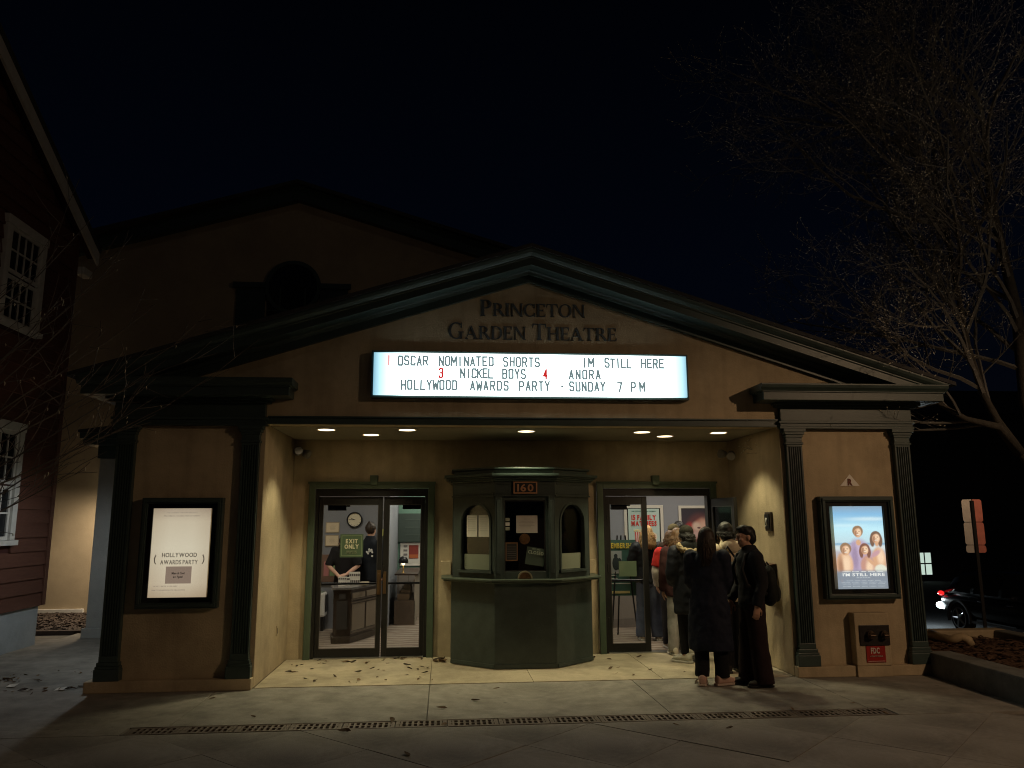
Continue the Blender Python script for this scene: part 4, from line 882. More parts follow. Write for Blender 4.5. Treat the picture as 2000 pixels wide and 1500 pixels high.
for i in range(4200):
    x, y = random.uniform(4.75, 6.38), random.uniform(-3.8, 1.45)
    if x < 4.82 and y < 0: continue
    a = random.uniform(0, 6.28); l, w = random.uniform(.02, .06), random.uniform(.006, .018); z = random.uniform(.14, .185); t_ = random.uniform(-.3, .3)
    dx, dy = math.cos(a) * l, math.sin(a) * l; px, py = -math.sin(a) * w, math.cos(a) * w
    ms.add([(x - dx - px, y - dy - py, z), (x + dx - px, y + dy - py, z + t_ * l), (x + dx + px, y + dy + py, z + t_ * l + .004), (x - dx + px, y - dy + py, z + .006)], [(0, 1, 2, 3)])
kind(ms.build('mulch_bed', MULCH, fix=False), 'stuff')
hs = T('drain_pipe', 'pale curved drain pipe lying on the mulch beside the theatre', 'pipe', (5.5, 1.0, .15))
pts = [atZ(1818, 1238, .22), atZ(1838, 1245, .22), atZ(1858, 1251, .22), atZ(1868, 1247, .25), atZ(1880, 1244, .27), atZ(1891, 1250, .24), atZ(1897, 1260, .18)]
MB().tube(pts, [.055, .055, .052, .055, .055, .055, .05], 10).build('pipe', mat('pipe_tan', (.42, .33, .2), .6, var=.15, scale=20), hs, True)

CARP = mat('car_paint', (.012, .014, .017), .18, spec=.6); TYRE = mat('tyre', (.012, .012, .012), .85)
car = T('parked_car', 'dark hatchback parked beyond the planter with red tail light glowing', 'car', (11.5 + .9, 8.4, -.98), 0)
def carsec(y): pass
# body: lofted cross-sections along y (rear at +2.2, front at -2.2), local coordinates, side facing -x
prof_b = [(2.20, .50, .74, .36, .74), (2.16, .44, .82, .40, .86), (1.9, .30, .87, .44, .92), (1.0, .26, .89, .47, .93), (0, .26, .90, .47, .92), (-1.0, .26, .89, .46, .90), (-1.7, .28, .86, .44, .84), (-2.1, .36, .80, .40, .74), (-2.2, .48, .70, .38, .66)]
rg = []
for y, zb_, hw, zm, zt in prof_b:
    rg.append([(-hw * .92, y, zb_), (-hw, y, zb_ + (zt - zb_) * .35), (-hw * .99, y, zb_ + (zt - zb_) * .7), (-hw * .94, y, zt), (hw * .94, y, zt), (hw * .99, y, zb_ + (zt - zb_) * .7), (hw, y, zb_ + (zt - zb_) * .35), (hw * .92, y, zb_)])
body = MB().loft(rg).build('body', CARP, car, True, local=True); body.modifiers.new('s', 'SUBSURF').render_levels = 2
cb = [(1.95, .92, .72, .90), (1.75, 1.28, .66, .9), (1.4, 1.46, .62, .9), (.4, 1.50, .64, .9), (-.4, 1.46, .64, .9), (-.95, 1.10, .70, .9), (-1.25, .91, .74, .88)]
rg = [[(-.82, y, zl), (-(hw + .82) / 2, y, (zl + zt) / 2), (-hw, y, zt - .04), (-hw * .8, y, zt), (hw * .8, y, zt), (hw, y, zt - .04), ((hw + .82) / 2, y, (zl + zt) / 2), (.82, y, zl)] for y, zt, hw, zl in cb]
MB().loft(rg).build('cabin', CARP, car, True, local=True)
gl = MB()
for y0, y1 in ((1.55, .95), (.85, 0), (-.1, -.85)):
    gl.add([(-.825, y0, .95), (-.825, y1, .95), (-.705, max(y1, -.55) if y1 < -.5 else y1, 1.36), (-.705, min(y0, 1.40), 1.36)], [(0, 1, 2, 3)])
gl.build('side_window', mat('car_glass', (.01, .012, .014), .05), car, local=True)
for y in (1.36, -1.36):
    for sx_ in (-1, 1):
        w = MB().tube([(sx_ * .66, y, .34), (sx_ * .68, y, .34), (sx_ * .86, y, .34), (sx_ * .88, y, .34)], [.29, .335, .335, .30], 28).build('wheel', TYRE, car, True, local=True)
        rm = MB()
        for k in range(5):
            a = k * 2 * math.pi / 5; rm.tube([(sx_ * .885, y, .34), (sx_ * .885, y + .22 * math.cos(a), .34 + .22 * math.sin(a))], [.035, .022], 6)
        rm.ring((sx_ * .87, y, .34), .25, .22, 'x', 28, .02 * sx_); rm.build('rim', mat('alloy', (.35, .35, .36), .3, metal=.9), w, local=True)
        MB().disc((sx_ * .885, y, .34), .22, 'x', 24, .001 * sx_).build('brake_disc', DARK, w, local=True)
    ar = MB()
    for sx_ in (-1,):
        N = 18; v = []
        for k in range(N + 1):
            a = math.pi * (-.08 + 1.16 * k / N)
            for r_, x in ((.37, -.905), (.42, -.91), (.42, -.85), (.37, -.85)): v.append((x, y + r_ * math.cos(a), .34 + r_ * math.sin(a)))
        ar.add(v, [(4 * k + i, 4 * k + (i + 1) % 4, 4 * k + 4 + (i + 1) % 4, 4 * k + 4 + i) for k in range(N) for i in range(4)])
    ar.build('wheel_arch', mat('arch_trim', (.04, .04, .042), .3), car, local=True)
MB().ell((-.82, 2.08, .86), (.07, .09, .06), 14, 9).build('tail_light', mat('tail_red', (.3, .01, .01), .25, emit=(.9, .02, .02), estr=1.2), car, True, local=True)
MB().ell((-.80, 2.12, .56), (.125, .15, .09), 14, 9).build('headlight_glow', mat('glow_white', (.8, .85, .85), .25, emit=(.80, .97, 1.0), estr=7.0), car, True, local=True)  # glowing lump added to stand for headlight shine on the bumper
MB().tube([(-.90, .60, .80), (-.915, .58, .80), (-.915, .42, .80), (-.90, .40, .80)], .014, 6).tube([(-.90, -.35, .80), (-.915, -.37, .80), (-.915, -.53, .80), (-.90, -.55, .80)], .014, 6).build('door_handle', mat('alloy', (.35, .35, .36)), car, local=True)
MB().ell((-.98, -.72, .98), (.11, .06, .075), 12, 8).build('wing_mirror', CARP, car, True, local=True)
MB().box(-.875, -.85, -.95, .95, .27, .33).build('sill_strip', mat('alloy', (.35, .35, .36)), car, bevel=.006, local=True)
rl_ = lamp('bumper_fill', 'POINT', (11.5 - .02, 10.85, -.25), 45.0, (.82, .97, 1.0), None, shadow_soft_size=.04); rl_.parent = car; rl_.matrix_parent_inverse = world_of(car).inverted()  # added lamp spreading that shine over the rear quarter

sg = T('parking_sign', 'dark post carrying stacked rounded sign plates, grey and reddish halves', 'sign', (7.72, 3.5, -.98))
MS = Matrix.Translation((7.73, 3.5, 0)) @ Matrix.Rotation(R(-17), 4, 'Z') @ Matrix.Translation((-7.73, -3.5, 0))
MB().box(7.705, 7.752, 3.47, 3.50, -.98, 2.02).xf(MS).build('post', mat('post_dark', (.006, .006, .006), .6), sg)
def rr(x0, x1, z0, z1, r=.035, n=5, corners=(1, 1, 1, 1)):
    P = []
    for (cx, cz, a0), on in zip(((x1 - r, z0 + r, -90), (x1 - r, z1 - r, 0), (x0 + r, z1 - r, 90), (x0 + r, z0 + r, 180)), corners):
        if on: P += [(cx + r * math.cos(R(a0 + 90 * k / n)), cz + r * math.sin(R(a0 + 90 * k / n))) for k in range(n + 1)]
        else: P.append((cx + r * (1 if a0 in (-90, 0) else -1), cz + r * (1 if a0 in (0, 90) else -1)))
    return P
ALU = mat('sign_alu', (.55, .53, .50), .38, metal=.9, var=.10, scale=9); REDLIT = mat('sign_red_light', (.66, .24, .19), .38, metal=.75, var=.12, scale=9)  # red light on the right-hand plates is painted into their colour
for z0, z1 in ((1.675, 2.04), (1.305, 1.665), (1.175, 1.295)):
    p = MB().prism(rr(7.575, 7.725, z0, z1, corners=(0, 0, 1, 1)), 'y', 3.505, 3.51).xf(MS).build('sign_plate', ALU, sg)
    MB().prism(rr(7.735, 7.875, z0, z1, corners=(1, 1, 0, 0)), 'y', 3.505, 3.51).xf(MS).build('sign_plate', REDLIT, sg)

fb = T('far_building', 'black distant building with one small lit four-pane window', 'building', (24, 25, -1))
MB().box(17, 34, 25.0, 34, -1, 6.5).build('wall', mat('far_wall', (.03, .028, .028), .9), fb)
MB().prism([(24.6, 6.5), (34.4, 6.5), (29.5, 8.4)], 'x', 16.8, 34.2).build('roof', ROOF, fb)
fw = MB().frame(20.02, 20.74, -.76, .30, .05, 24.94, 24.99).box(20.36, 20.40, 24.945, 24.99, -.71, .25).box(20.07, 20.36, 24.95, 24.99, -.25, -.20).box(20.40, 20.69, 24.95, 24.99, -.25, -.20).build('window', BLACK, fb)
LIT = mat('lit_pane', (.3, .3, .3), .4, emit=(.52, .66, .57), estr=1.0)
for x0, x1 in ((20.07, 20.36), (20.40, 20.69)):
    for z0, z1 in ((-.71, -.25), (-.20, .25)): MB().box(x0 + .003, x1 - .003, 24.97, 24.985, z0 + .003, z1 - .003).build('pane', LIT, fw)

# ================================================================== LOBBY
lf = bpy.data.materials.new('carpet'); lf.use_nodes = True; t = lf.node_tree; b = t.nodes['Principled BSDF']; b.inputs['Roughness'].default_value = .95; MATS['carpet'] = lf
co = t.nodes.new('ShaderNodeTexCoord'); wv = t.nodes.new('ShaderNodeTexWave'); wv.bands_direction = 'Y'; wv.inputs['Scale'].default_value = 1.5; wv.inputs['Distortion'].default_value = 3.5; wv.inputs['Detail'].default_value = 3; wv.inputs['Detail Scale'].default_value = 2.2
t.links.new(co.outputs['Object'], wv.inputs[0]); r = t.nodes.new('ShaderNodeValToRGB'); t.links.new(wv.outputs[0], r.inputs[0])
r.color_ramp.elements[0].color = (.17, .135, .105, 1); r.color_ramp.elements[1].color = (.31, .27, .23, 1); q = r.color_ramp.elements.new(.45); q.color = (.24, .17, .12, 1); t.links.new(r.outputs[0], b.inputs[0])
box_part('lobby_floor', lf, th, (-5.2, 4.29, YB + .121, 7.2, -.03, .004))
box_part('lobby_ceiling', mat('lobby_ceiling_paint', (.5, .5, .48), .9), th, (-5.2, 4.29, YB + .121, 7.2, 2.71, 2.79))
box_part('lobby_wall', LOBBY, th, (-4.29, -1.88, 4.60, 4.75, .0045, 2.70), (-1.95, -1.88, 4.751, 7.04, .0045, 2.70))
gw_ = box_part('lobby_wall', LOBG, th, (-1.879, 1.0, 7.0500, 7.2000, .0045, 2.70))
box_part('wainscot', WAIN, gw_, (-1.878, 1.0, 7.0250, 7.0480, .14, .74)); box_part('baseboard', mat('base_brown', (.20, .17, .15), .7), gw_, (-1.878, 1.0, 7.0200, 7.0480, .005, .138)); box_part('chair_rail', mat('rail_brown', (.12, .10, .085), .5), gw_, (-1.878, 1.0, 7.0150, 7.0480, .742, .772))
pl_ = MB()
for k in range(14): x = -1.86 + .2 * k; pl_.box(x, x + .008, 7.0215, 7.0245, .14, .74)
pl_.build('wainscot_groove', mat('rail_brown', (.12, .10, .085)), gw_)
box_part('outlet_cover', mat('outlet_brown', (.09, .05, .035), .5), gw_, (-1.555, -1.475, 7.0100, 7.0240, .46, .60))
rw = box_part('lobby_wall', LOBBY, th, (1.0, 4.29, 4.20, 4.35, .0045, 2.70), (1.0, 1.15, 4.351, 7.04, .0045, 2.70))
box_part('wainscot', WAIN, rw, (1.0, 4.29, 4.175, 4.198, .14, .72)); box_part('baseboard', mat('base_brown', (.20, .17, .15)), rw, (1.0, 4.29, 4.17, 4.198, .005, .138)); box_part('chair_rail', mat('rail_brown', (.12, .10, .085)), rw, (1.0, 4.29, 4.165, 4.198, .722, .75))
for x, y, en in ((-2.75, 2.45, 19), (-.9, 4.6, 22), (1.9, 2.6, 17), (3.2, 2.9, 9), (-1.2, 6.3, 12)):
    lamp('ceiling_panel', 'AREA', (x, y, 2.69), en * 1.45, (1.0, .90, .74), th, size=.7, aim=(x, y, 0))
ds = T('wall_panel', 'dark grey green panel high on the rear lobby wall', 'screen', (-1.1, 7.0100, 1.3))
MB().box(-1.875, -.35, 6.9700, 7.0100, 1.33, 1.88).build('panel', mat('panel_dark', (.055, .075, .065), .4), ds)  # plain dark panel on the wall, three slightly paler bars over it
for k in range(3): MB().box(-1.74, -.42, 6.9650, 6.9690, 1.45 + .15 * k, 1.47 + .15 * k).build('line', mat('panel_line', (.075, .10, .085), .5), ds)
# clock
ck = T('wall_clock', 'round cream wall clock with dark rim above the lobby counter', 'clock', (-2.462, 4.6, 1.756))
MB().ring((-2.462, 4.545, 1.756), .130, .108, 'y', 36, .05).build('rim', BLACK, ck, True)
MB().disc((-2.462, 4.565, 1.756), .109, 'y', 36, .02).build('face', mat('clock_face', (.85, .78, .60), .6), ck)
hn = MB().box(-2.56, -2.45, 4.556, 4.559, 1.752, 1.760).prism([(-2.465, 1.750), (-2.459, 1.756), (-2.525, 1.787), (-2.528, 1.781)], 'y', 4.5605, 4.5625)
hn.build('hand', BLACK, ck)
tk = MB()
for k in range(12): a = k * math.pi / 6; tk.box(-2.462 + .092 * math.sin(a) - .004, -2.462 + .092 * math.sin(a) + .004, 4.561, 4.564, 1.756 + .092 * math.cos(a) - .004, 1.756 + .092 * math.cos(a) + .004)
tk.build('hour_mark', BLACK, ck)
def certificate(label, x0, x1, z0, z1, y=4.575, m=None):
    c = T('framed_certificate', label, 'certificate', ((x0 + x1) / 2, 4.6, z0))
    MB().frame(x0, x1, z0, z1, .012, y, y + .022).build('frame', mat('cert_frame', (.45, .36, .24), .5), c); MB().box(x0 + .0125, x1 - .0125, y + .008, y + .02, z0 + .0125, z1 - .0125).build('sheet', m or mat('cert_paper', (.78, .66, .48), .8), c)
    mb = MB()
    for k in range(5): w = (.3, .42, .36, .42, .25)[k] * (x1 - x0); mb.box((x0 + x1 - w) / 2, (x0 + x1 + w) / 2, y + .0055, y + .0075, z0 + (z1 - z0) * (.28 + .11 * k), z0 + (z1 - z0) * (.28 + .11 * k) + .004)
    mb.build('print', mat('cert_ink', (.5, .42, .32), .8), c)
certificate('upper framed certificate left of the lobby clock', -2.935, -2.71, 1.545, 1.715)
certificate('lower framed certificate left of the lobby clock', -2.935, -2.715, 1.325, 1.505)
# poster on the green wall, side poster
def wposter(label, x0, x1, z0, z1, y, fw, fm, bm, nm='framed_poster'):
    p = T(nm, label, 'poster', ((x0 + x1) / 2, y, z0)); MB().frame(x0, x1, z0, z1, fw, y - .035, y - .002).build('frame', fm, p, bevel=.003); MB().box(x0 + fw + .0005, x1 - fw - .0005, y - .02, y - .012, z0 + fw + .0005, z1 - fw - .0005).build('sheet', bm, p); return p
p1 = wposter('framed poster with red square on the green rear lobby wall', -1.83, -1.42, .86, 1.31, 7.0500, .018, TRIM, PAPER)
MB().box(-1.66, -1.47, 7.0265, 7.0285, 1.0, 1.26).build('print', mat('art_red', (.28, .05, .035), .7), p1); MB().box(-1.655, -1.475, 7.0235, 7.0255, 1.01, 1.08).build('print', mat('art_orange', (.5, .14, .05), .7), p1)
for k in range(4): MB().box(-1.765, -1.69, 7.0265, 7.0285, .98 + .08 * k, 1.02 + .08 * k).build('print', mat('art_grey', (.22, .2, .2), .7), p1)
p2 = T('yellow_poster', 'narrow yellow green poster on lobby wall behind the customer', 'poster', (-1.9, 4.6, 1.25))
MB().box(-2.05, -1.885, 4.585, 4.597, 1.28, 1.60).build('sheet', mat('yellow_green', (.62, .68, .22), .7), p2); MB().ell((-1.965, 4.583, 1.42), (.05, .002, .08), 16, 8).build('print', mat('art_dark', (.10, .12, .08), .7), p2)
# two tall posters seen through the right door
fm_ = mat('silver_frame', (.62, .60, .55), .45)
q1 = wposter('tall framed family matinees poster seen through right entrance door', 2.03, 2.70, .80, 1.975, 4.198, .05, fm_, BLACK)
MB().box(2.10, 2.63, 4.172, 4.176, .87, 1.915).build('sheet', mat('poster_aqua', (.48, .62, .60), .7), q1); PR = mat('poster_red', (.60, .045, .035), .6)
text('15 FAMILY', .078, 2.365, 4.166, 1.735, PR, q1, width=.42, bold=.05); text('MATINEES', .078, 2.365, 4.166, 1.635, PR, q1, width=.43, bold=.05)
text('THE GARDEN THEATRE PRESENTS', .018, 2.365, 4.166, 1.865, mat('poster_teal', (.12, .30, .27), .7), q1, width=.42)
MB().prism([(2.20, 1.53), (2.31, 1.53), (2.295, 1.37), (2.215, 1.37)], 'y', 4.166, 4.170).build('popcorn_tub', WHITE, q1)
st = MB()
for k in range(3): x = 2.207 + .037 * k; st.prism([(x, 1.53), (x + .018, 1.53), (x + .018 - .004 * k + .002, 1.37), (x + .004 - .001 * k, 1.37)], 'y', 4.162, 4.1655)
st.build('stripe', PR, q1)
pc_ = MB(); random.seed(5)
for k in range(9): pc_.ell((2.205 + .0125 * k, 4.167, 1.542 + random.uniform(-.005, .02)), (.018, .003, .018), 8, 6)
pc_.build('popcorn', mat('popcorn_cream', (.75, .66, .38), .8), q1)
MB().disc((2.50, 4.168, 1.455), .085, 'y', 28, .003, r2=.075).build('badge', mat('badge_cream', (.78, .70, .55), .7), q1)
text('FREE FOR', .018, 2.50, 4.162, 1.465, PR, q1, width=.11); text('MEMBERS', .018, 2.50, 4.162, 1.432, PR, q1, width=.11)
for k in range(9): MB().box(2.14 + (.0 if k % 3 else .02), 2.60 - .02 * (k % 2), 4.1695, 4.1715, .95 + .045 * k, .958 + .045 * k).build('print', mat('poster_teal', (.12, .30, .27)), q1)
q2 = wposter('dark framed film poster with pink face, right of matinees poster', 2.965, 3.62, .80, 1.965, 4.198, .045, fm_, mat('poster_dark', (.035, .03, .045), .35))
PK, PD, PL_ = (.42, .17, .14), (.13, .05, .06), (.72, .48, .40)
sh_ = softprint('face_print', [(0, (.05, .03, .05)), (.5, (.07, .04, .06)), (1, (.03, .028, .045))], [(.55, .68, .40, .24, PD, .25), (.60, .66, .27, .185, PK, .18), (.66, .70, .15, .12, PL_, .7), (.25, .66, .17, .12, (.42, .045, .05), .3), (.45, .72, .13, .07, (.70, .55, .48), .5), (.42, .60, .15, .06, (.62, .42, .42), .6),
   (.52, .70, .05, .014, PD, .4), (.72, .71, .05, .014, PD, .4), (.63, .64, .03, .025, PD, .7), (.62, .575, .09, .022, (.50, .08, .07), .4), (.5, .30, .45, .20, (.16, .06, .08), .5)], emit=False)
MB().box(3.012, 3.573, 4.170, 4.1735, .85, 1.915).build('print', sh_, q2)
# counters
WD = mat('counter_wood', (.055, .038, .028), .4, var=.25, scale=14, stretch=(1, 1, .2)); PN = mat('counter_panel', (.27, .22, .165), .6, var=.05)
c1 = T('lobby_counter', 'panelled dark wood sales counter behind the left entrance doors', 'counter', (-2.3, 3.4, 0))
pA, pB, pC, pD, pE = (-2.545, 2.96), (-2.30, 2.98), (-1.98, 3.82), (-2.22, 3.90), (-2.60, 3.35)
MB().prism([pA, pB, pC, pD, pE], 'z', .10, .745).build('body', WD, c1)
def off(P, o):
    c = Vector((sum(p[0] for p in P) / len(P), sum(p[1] for p in P) / len(P))); return [tuple(Vector(p) + (Vector(p) - c).normalized() * o) for p in P]
MB().prism(off([pA, pB, pC, pD, pE], .03), 'z', .006, .099).build('plinth', WD, c1, bevel=.008)
MB().prism(off([pA, pB, pC, pD, pE], .045), 'z', .746, .785).build('counter_top', mat('stone_top', (.16, .15, .145), .25, var=.2, scale=40), c1, bevel=.008)
a, b_ = Vector(pB), Vector(pC); d = (b_ - a).normalized(); n = Vector((d.y, -d.x)); L = (b_ - a).length
M = Matrix(((d.x, -n.x, 0, a.x), (d.y, -n.y, 0, a.y), (0, 0, 1, 0), (0, 0, 0, 1)))
for k in range(2):
    u0, u1 = .03 + k * L / 2, L / 2 * (k + 1) - .02
    MB().box(u0, u1, -.008, -.001, .17, .54).xf(M).build('panel', PN, c1); MB().box(u0, u1, -.008, -.001, .62, .70).xf(M).build('panel', PN, c1)
MB().box(.0, L, -.018, -.001, .555, .575).box(.0, L, -.016, -.001, .598, .61).box(0, L, -.02, -.001, .135, .16).xf(M).build('moulding', mat('counter_mould', (.14, .11, .085), .4), c1)
MB().box(-2.50, -2.345, 2.945, 2.962, .20, .60).box(-2.47, -2.375, 2.94, 2.9445, .62, .70).build('post_panel', mat('post_grey', (.06, .055, .052), .4), c1)
c2 = T('candy_counter', 'long glass fronted counter receding into the lobby', 'counter', (-1.72, 5.4, 0))
MB().box(-1.795, -1.45, 4.9, 6.6, .005, .40).build('base', mat('candy_base', (.13, .095, .07), .5, var=.2), c2)
for y in (4.9, 5.45, 6.0, 6.55): MB().box(-1.46, -1.43, y, y + .05, .0, .82).build('upright', mat('cream_post', (.45, .40, .33), .6), c2)
MB().box(-1.46, -1.45, 4.96, 6.55, .41, .80).build('pane', GLASS, c2); MB().box(-1.80, -1.40, 4.86, 6.62, .821, .85).build('counter_top', WD, c2, bevel=.005)
bx = MB()
for k in range(7): bx.box(-1.75 + .04 * (k % 3), -1.55, 4.98 + .22 * k, 5.12 + .22 * k, .41, .50 + .06 * (k % 3))
bx.build('sweets', mat('candy', (.25, .18, .12), .5, rnd=.3), c2)
lp = T('counter_lamp', 'small brass lamp with black dome on the candy counter', 'lamp', (-1.66, 4.98, .85))
MB().tube([(-1.66, 4.98, .851), (-1.66, 4.98, .865), (-1.66, 4.98, 1.05)], [.05, .015, .010], 12).build('stand', mat('brass', (.5, .32, .12), .3, metal=.9), lp, True)
MB().rings([(1.02, .085, .085, 4.98, -1.66), (1.08, .08, .08, 4.98, -1.66), (1.12, .05, .05, 4.98, -1.66), (1.135, .015, .015, 4.98, -1.66)], 18).build('shade', BLACK, lp, True)
MB().ell((-1.66, 4.98, 1.01), (.03, .03, .03), 10, 8).build('bulb', mat('warm_bulb', (.8, .7, .5), .4, emit=(1, .8, .45), estr=3), lp, True)
# brochures and box on the counter
br = T('brochure_stand', 'white brochures with dark picture strips standing on the counter', 'brochures', (-2.35, 3.3, .786))
for (u0, u1, v0, v1, y) in ((661, 677, 1126, 1141, 3.25), (677, 684, 1127, 1141, 3.27), (682, 703, 1117, 1141, 3.30)):
    x0, x1 = atY(u0, 1130, y).x, atY(u1, 1130, y).x; zt = atY(690, v0, y).z + .0
    zt = max(zt, .87)
    c = MB().box(x0, x1, y, y + .012, .787, zt).build('brochure', PAPER, br)
    for zz in (.30, .78):
        n_ = max(1, int((x1 - x0) / .03))
        for k in range(n_): xx = x0 + (x1 - x0) * (k + .12) / n_; MB().box(xx, xx + (x1 - x0) / n_ * .76, y - .002, y - .0005, .787 + (zt - .787) * (zz - .10), .787 + (zt - .787) * (zz + .08)).build('print', mat('brochure_dark', (.10, .085, .08), .7), c)
tag(MB().box(atY(703, 1138, 3.32).x, atY(720, 1138, 3.32).x, 3.30, 3.42, .787, .83).build('ticket_box', mat('cream_box', (.60, .52, .36), .7), bevel=.003), 'small cream box lying beside the brochures on the counter', 'box')
# heater unit on the left
ac = T('heater_unit', 'pale upright heater unit at far left of the lobby', 'heater', (-3.1, 4.3, 0))
MB().box(-3.35, -2.86, 4.28, 4.55, .22, .60).build('body', WHITE, ac, bevel=.03); sl_ = MB()
for k in range(5): sl_.box(-3.30, -2.90, 4.30 + .045 * k, 4.32 + .045 * k, .602, .612)
sl_.build('grille', mat('grille_green', (.22, .26, .22), .5), ac); MB().box(-3.32, -3.28, 4.30, 4.5, .005, .22).box(-2.92, -2.88, 4.30, 4.5, .005, .22).build('foot', BLACK, ac)
MB().box(-2.855, -2.845, 4.30, 4.53, .30, .56).build('side_vent', BLACK, ac)
cbm = T('wall_cabinet', 'wooden notice cabinet on lobby wall behind the clerk', 'cabinet', (-2.85, 4.6, .85))
MB().box(-2.98, -2.60, 4.50, 4.597, .75, 1.19).build('cabinet_body', mat('cabinet_wood', (.20, .12, .09), .6, var=.2), cbm, bevel=.005)
for k, cc in enumerate(((.5, .2, .2), (.2, .3, .15), (.6, .5, .2))): MB().box(-2.93 + .10 * k, -2.85 + .10 * k, 4.493, 4.4995, .85, 1.08).build('leaflet', mat(f'leaflet{k}', cc, .7), cbm)
# easel with membership board
es = T('easel_board', 'green membership board with yellow heading on easel inside right door', 'sign board', (1.72, 2.95, 0))
eb = MB().box(1.46, 1.915, 2.94, 2.955, .62, 1.435).build('board', mat('board_green', (.055, .13, .10), .6), es)
text('MEMBERSHIP', .075, 1.69, 2.934, 1.315, mat('board_yellow', (.72, .58, .08), .6), es, width=.42, bold=.04)
MB().box(1.48, 1.69, 2.934, 2.938, .965, 1.275).build('photo', mat('photo_grey', (.38, .42, .40), .6), es)
MB().ell((1.60, 2.932, 1.09), (.055, .002, .10), 14, 8).ell((1.60, 2.932, 1.20), (.028, .002, .032), 12, 8).ell((1.655, 2.932, 1.08), (.04, .002, .09), 12, 8).build('photo_figure', mat('photo_dark', (.03, .045, .045), .6), es)
wt = MB()
for z, x1_ in ((.945, 1.66), (.91, 1.60), (.865, 1.62), (.84, 1.72), (.79, 1.82)): wt.box(1.50, x1_, 2.935, 2.938, z, z + .013)
wt.build('print', mat('print_white', (.62, .66, .60), .7), es)
MB().box(1.50, 1.80, 2.932, 2.938, .655, .69).build('print', mat('board_cream', (.6, .52, .22), .7), es)
for x0, y0, x1, y1 in ((1.50, 2.90, 1.64, 2.97), (1.90, 2.90, 1.76, 2.97), (1.70, 3.38, 1.70, 2.985)): MB().tube([(x0, y0, .006), (x1, y1, 1.50)], .012, 8).build('leg', BLACK, es)
# signs stuck on the doors' glass
sgm = mat('exit_green', (.075, .12, .070), .55); sgl = mat('exit_cream', (.62, .60, .44), .6)
ex = T('exit_sign', 'square green EXIT ONLY sign on the left door glass', 'sign', (-2.165, 1.72, 1.27))
MB().box(-2.318, -2.020, 1.709, 1.714, 1.265, 1.562).build('plate', sgm, ex); MB().frame(-2.300, -2.038, 1.283, 1.544, .006, 1.706, 1.7085).build('border', mat('exit_line', (.22, .28, .17), .6), ex)
text('EXIT', .052, -2.168, 1.704, 1.447, sgl, ex, width=.155, bold=.045); text('ONLY', .052, -2.168, 1.704, 1.378, sgl, ex, width=.185, bold=.045)
text('PLEASE USE', .014, -2.168, 1.704, 1.337, mat('exit_line2', (.36, .40, .27), .6), ex, width=.13); text('OTHER DOOR', .014, -2.168, 1.704, 1.314, mat('exit_line2', (.36, .40, .27)), ex, width=.15)
tag(MB().box(1.372, 1.612, 1.709, 1.714, .985, 1.185).build('door_sign', mat('blank_green', (.10, .135, .085), .55)), 'blank grey green card on the glass of right entrance door', 'sign')

# ================================================================== PEOPLE
def evaluated(mb, name, voxel, smooth=4, disp=0.0, dscale=.12, seed=0):
    me = mb.mesh(name); o = bpy.data.objects.new(name, me); COL.objects.link(o)
    r = o.modifiers.new('r', 'REMESH'); r.mode = 'VOXEL'; r.voxel_size = voxel; r.use_smooth_shade = True
    if smooth: q = o.modifiers.new('s', 'SMOOTH'); q.factor = .5; q.iterations = smooth
    if disp:
        tx = bpy.data.textures.new('folds', 'CLOUDS'); tx.noise_scale = dscale; tx.noise_depth = 2
        d = o.modifiers.new('d', 'DISPLACE'); d.texture = tx; d.strength = disp; d.mid_level = .5; d.texture_coords = 'LOCAL'
    bpy.context.view_layer.update()
    out = bpy.data.meshes.new_from_object(o.evaluated_get(bpy.context.evaluated_depsgraph_get())); out.name = name
    COL.objects.unlink(o); bpy.data.objects.remove(o); bpy.data.meshes.remove(me); return out
def cloth(name, mb, m, p, voxel=.014, smooth=4, disp=.018, dscale=.11):
    return link(name, evaluated(mb, name, voxel, smooth, disp, dscale), m, p, True, local=True)
FAB = lambda n, c, r=.9, **k: mat('fabric_' + n, c, r, spec=.2, var=k.pop('var', .12), scale=k.pop('scale', 18), bump=k.pop('bump', .25), bscale=k.pop('bscale', 220), **k)
SKIN = mat('skin', (.47, .27, .185), .55, var=.05, scale=10)
def limb(mb, pts, rad, n=12): return mb.tube(pts, rad, n)
def hand(mb, w, d, up, side, s=1.0, curl=.5):
    """palm and five bent fingers; w wrist, d direction of the hand, up = back of the hand, side: +1 thumb towards d x up"""
    w, d, up = Vector(w), Vector(d).normalized(), Vector(up); up = (up - d * up.dot(d)).normalized(); x = d.cross(up) * side
    mb.loft([[w + d * t * s + x * (wx * math.cos(a)) * s + up * (wy * math.sin(a)) * s for a in [2 * math.pi * k / 12 for k in range(12)]] for t, wx, wy in ((-.02, .026, .02), (.02, .030, .018), (.055, .039, .016), (.088, .040, .013))])
    for k, (o, ln) in enumerate(((.030, .072), (.011, .082), (-.010, .076), (-.030, .058))):
        p = w + d * .080 * s + x * o * s; dd = d.copy(); pts = [p]; a = curl * (.35 + .1 * k)
        for seg in (.44, .32, .24):
            dd = (dd * math.cos(a) - up * math.sin(a)).normalized(); up2 = up; p = p + dd * ln * seg * s; pts.append(p); a = curl * .55
        mb.tube(pts, [.0095 * s, .009 * s, .0083 * s, .007 * s], 8)
    b = w + d * .022 * s + x * .028 * s; td = (d * .65 + x * .7 - up * .25).normalized(); p1 = b + td * .04 * s; p2 = p1 + (d * .85 + x * .2 - up * .35).normalized() * .032 * s; p3 = p2 + (d * .9 - x * .05 - up * .4).normalized() * .024 * s
    mb.tube([b, p1, p2, p3], [.014 * s, .011 * s, .0098 * s, .008 * s], 8)
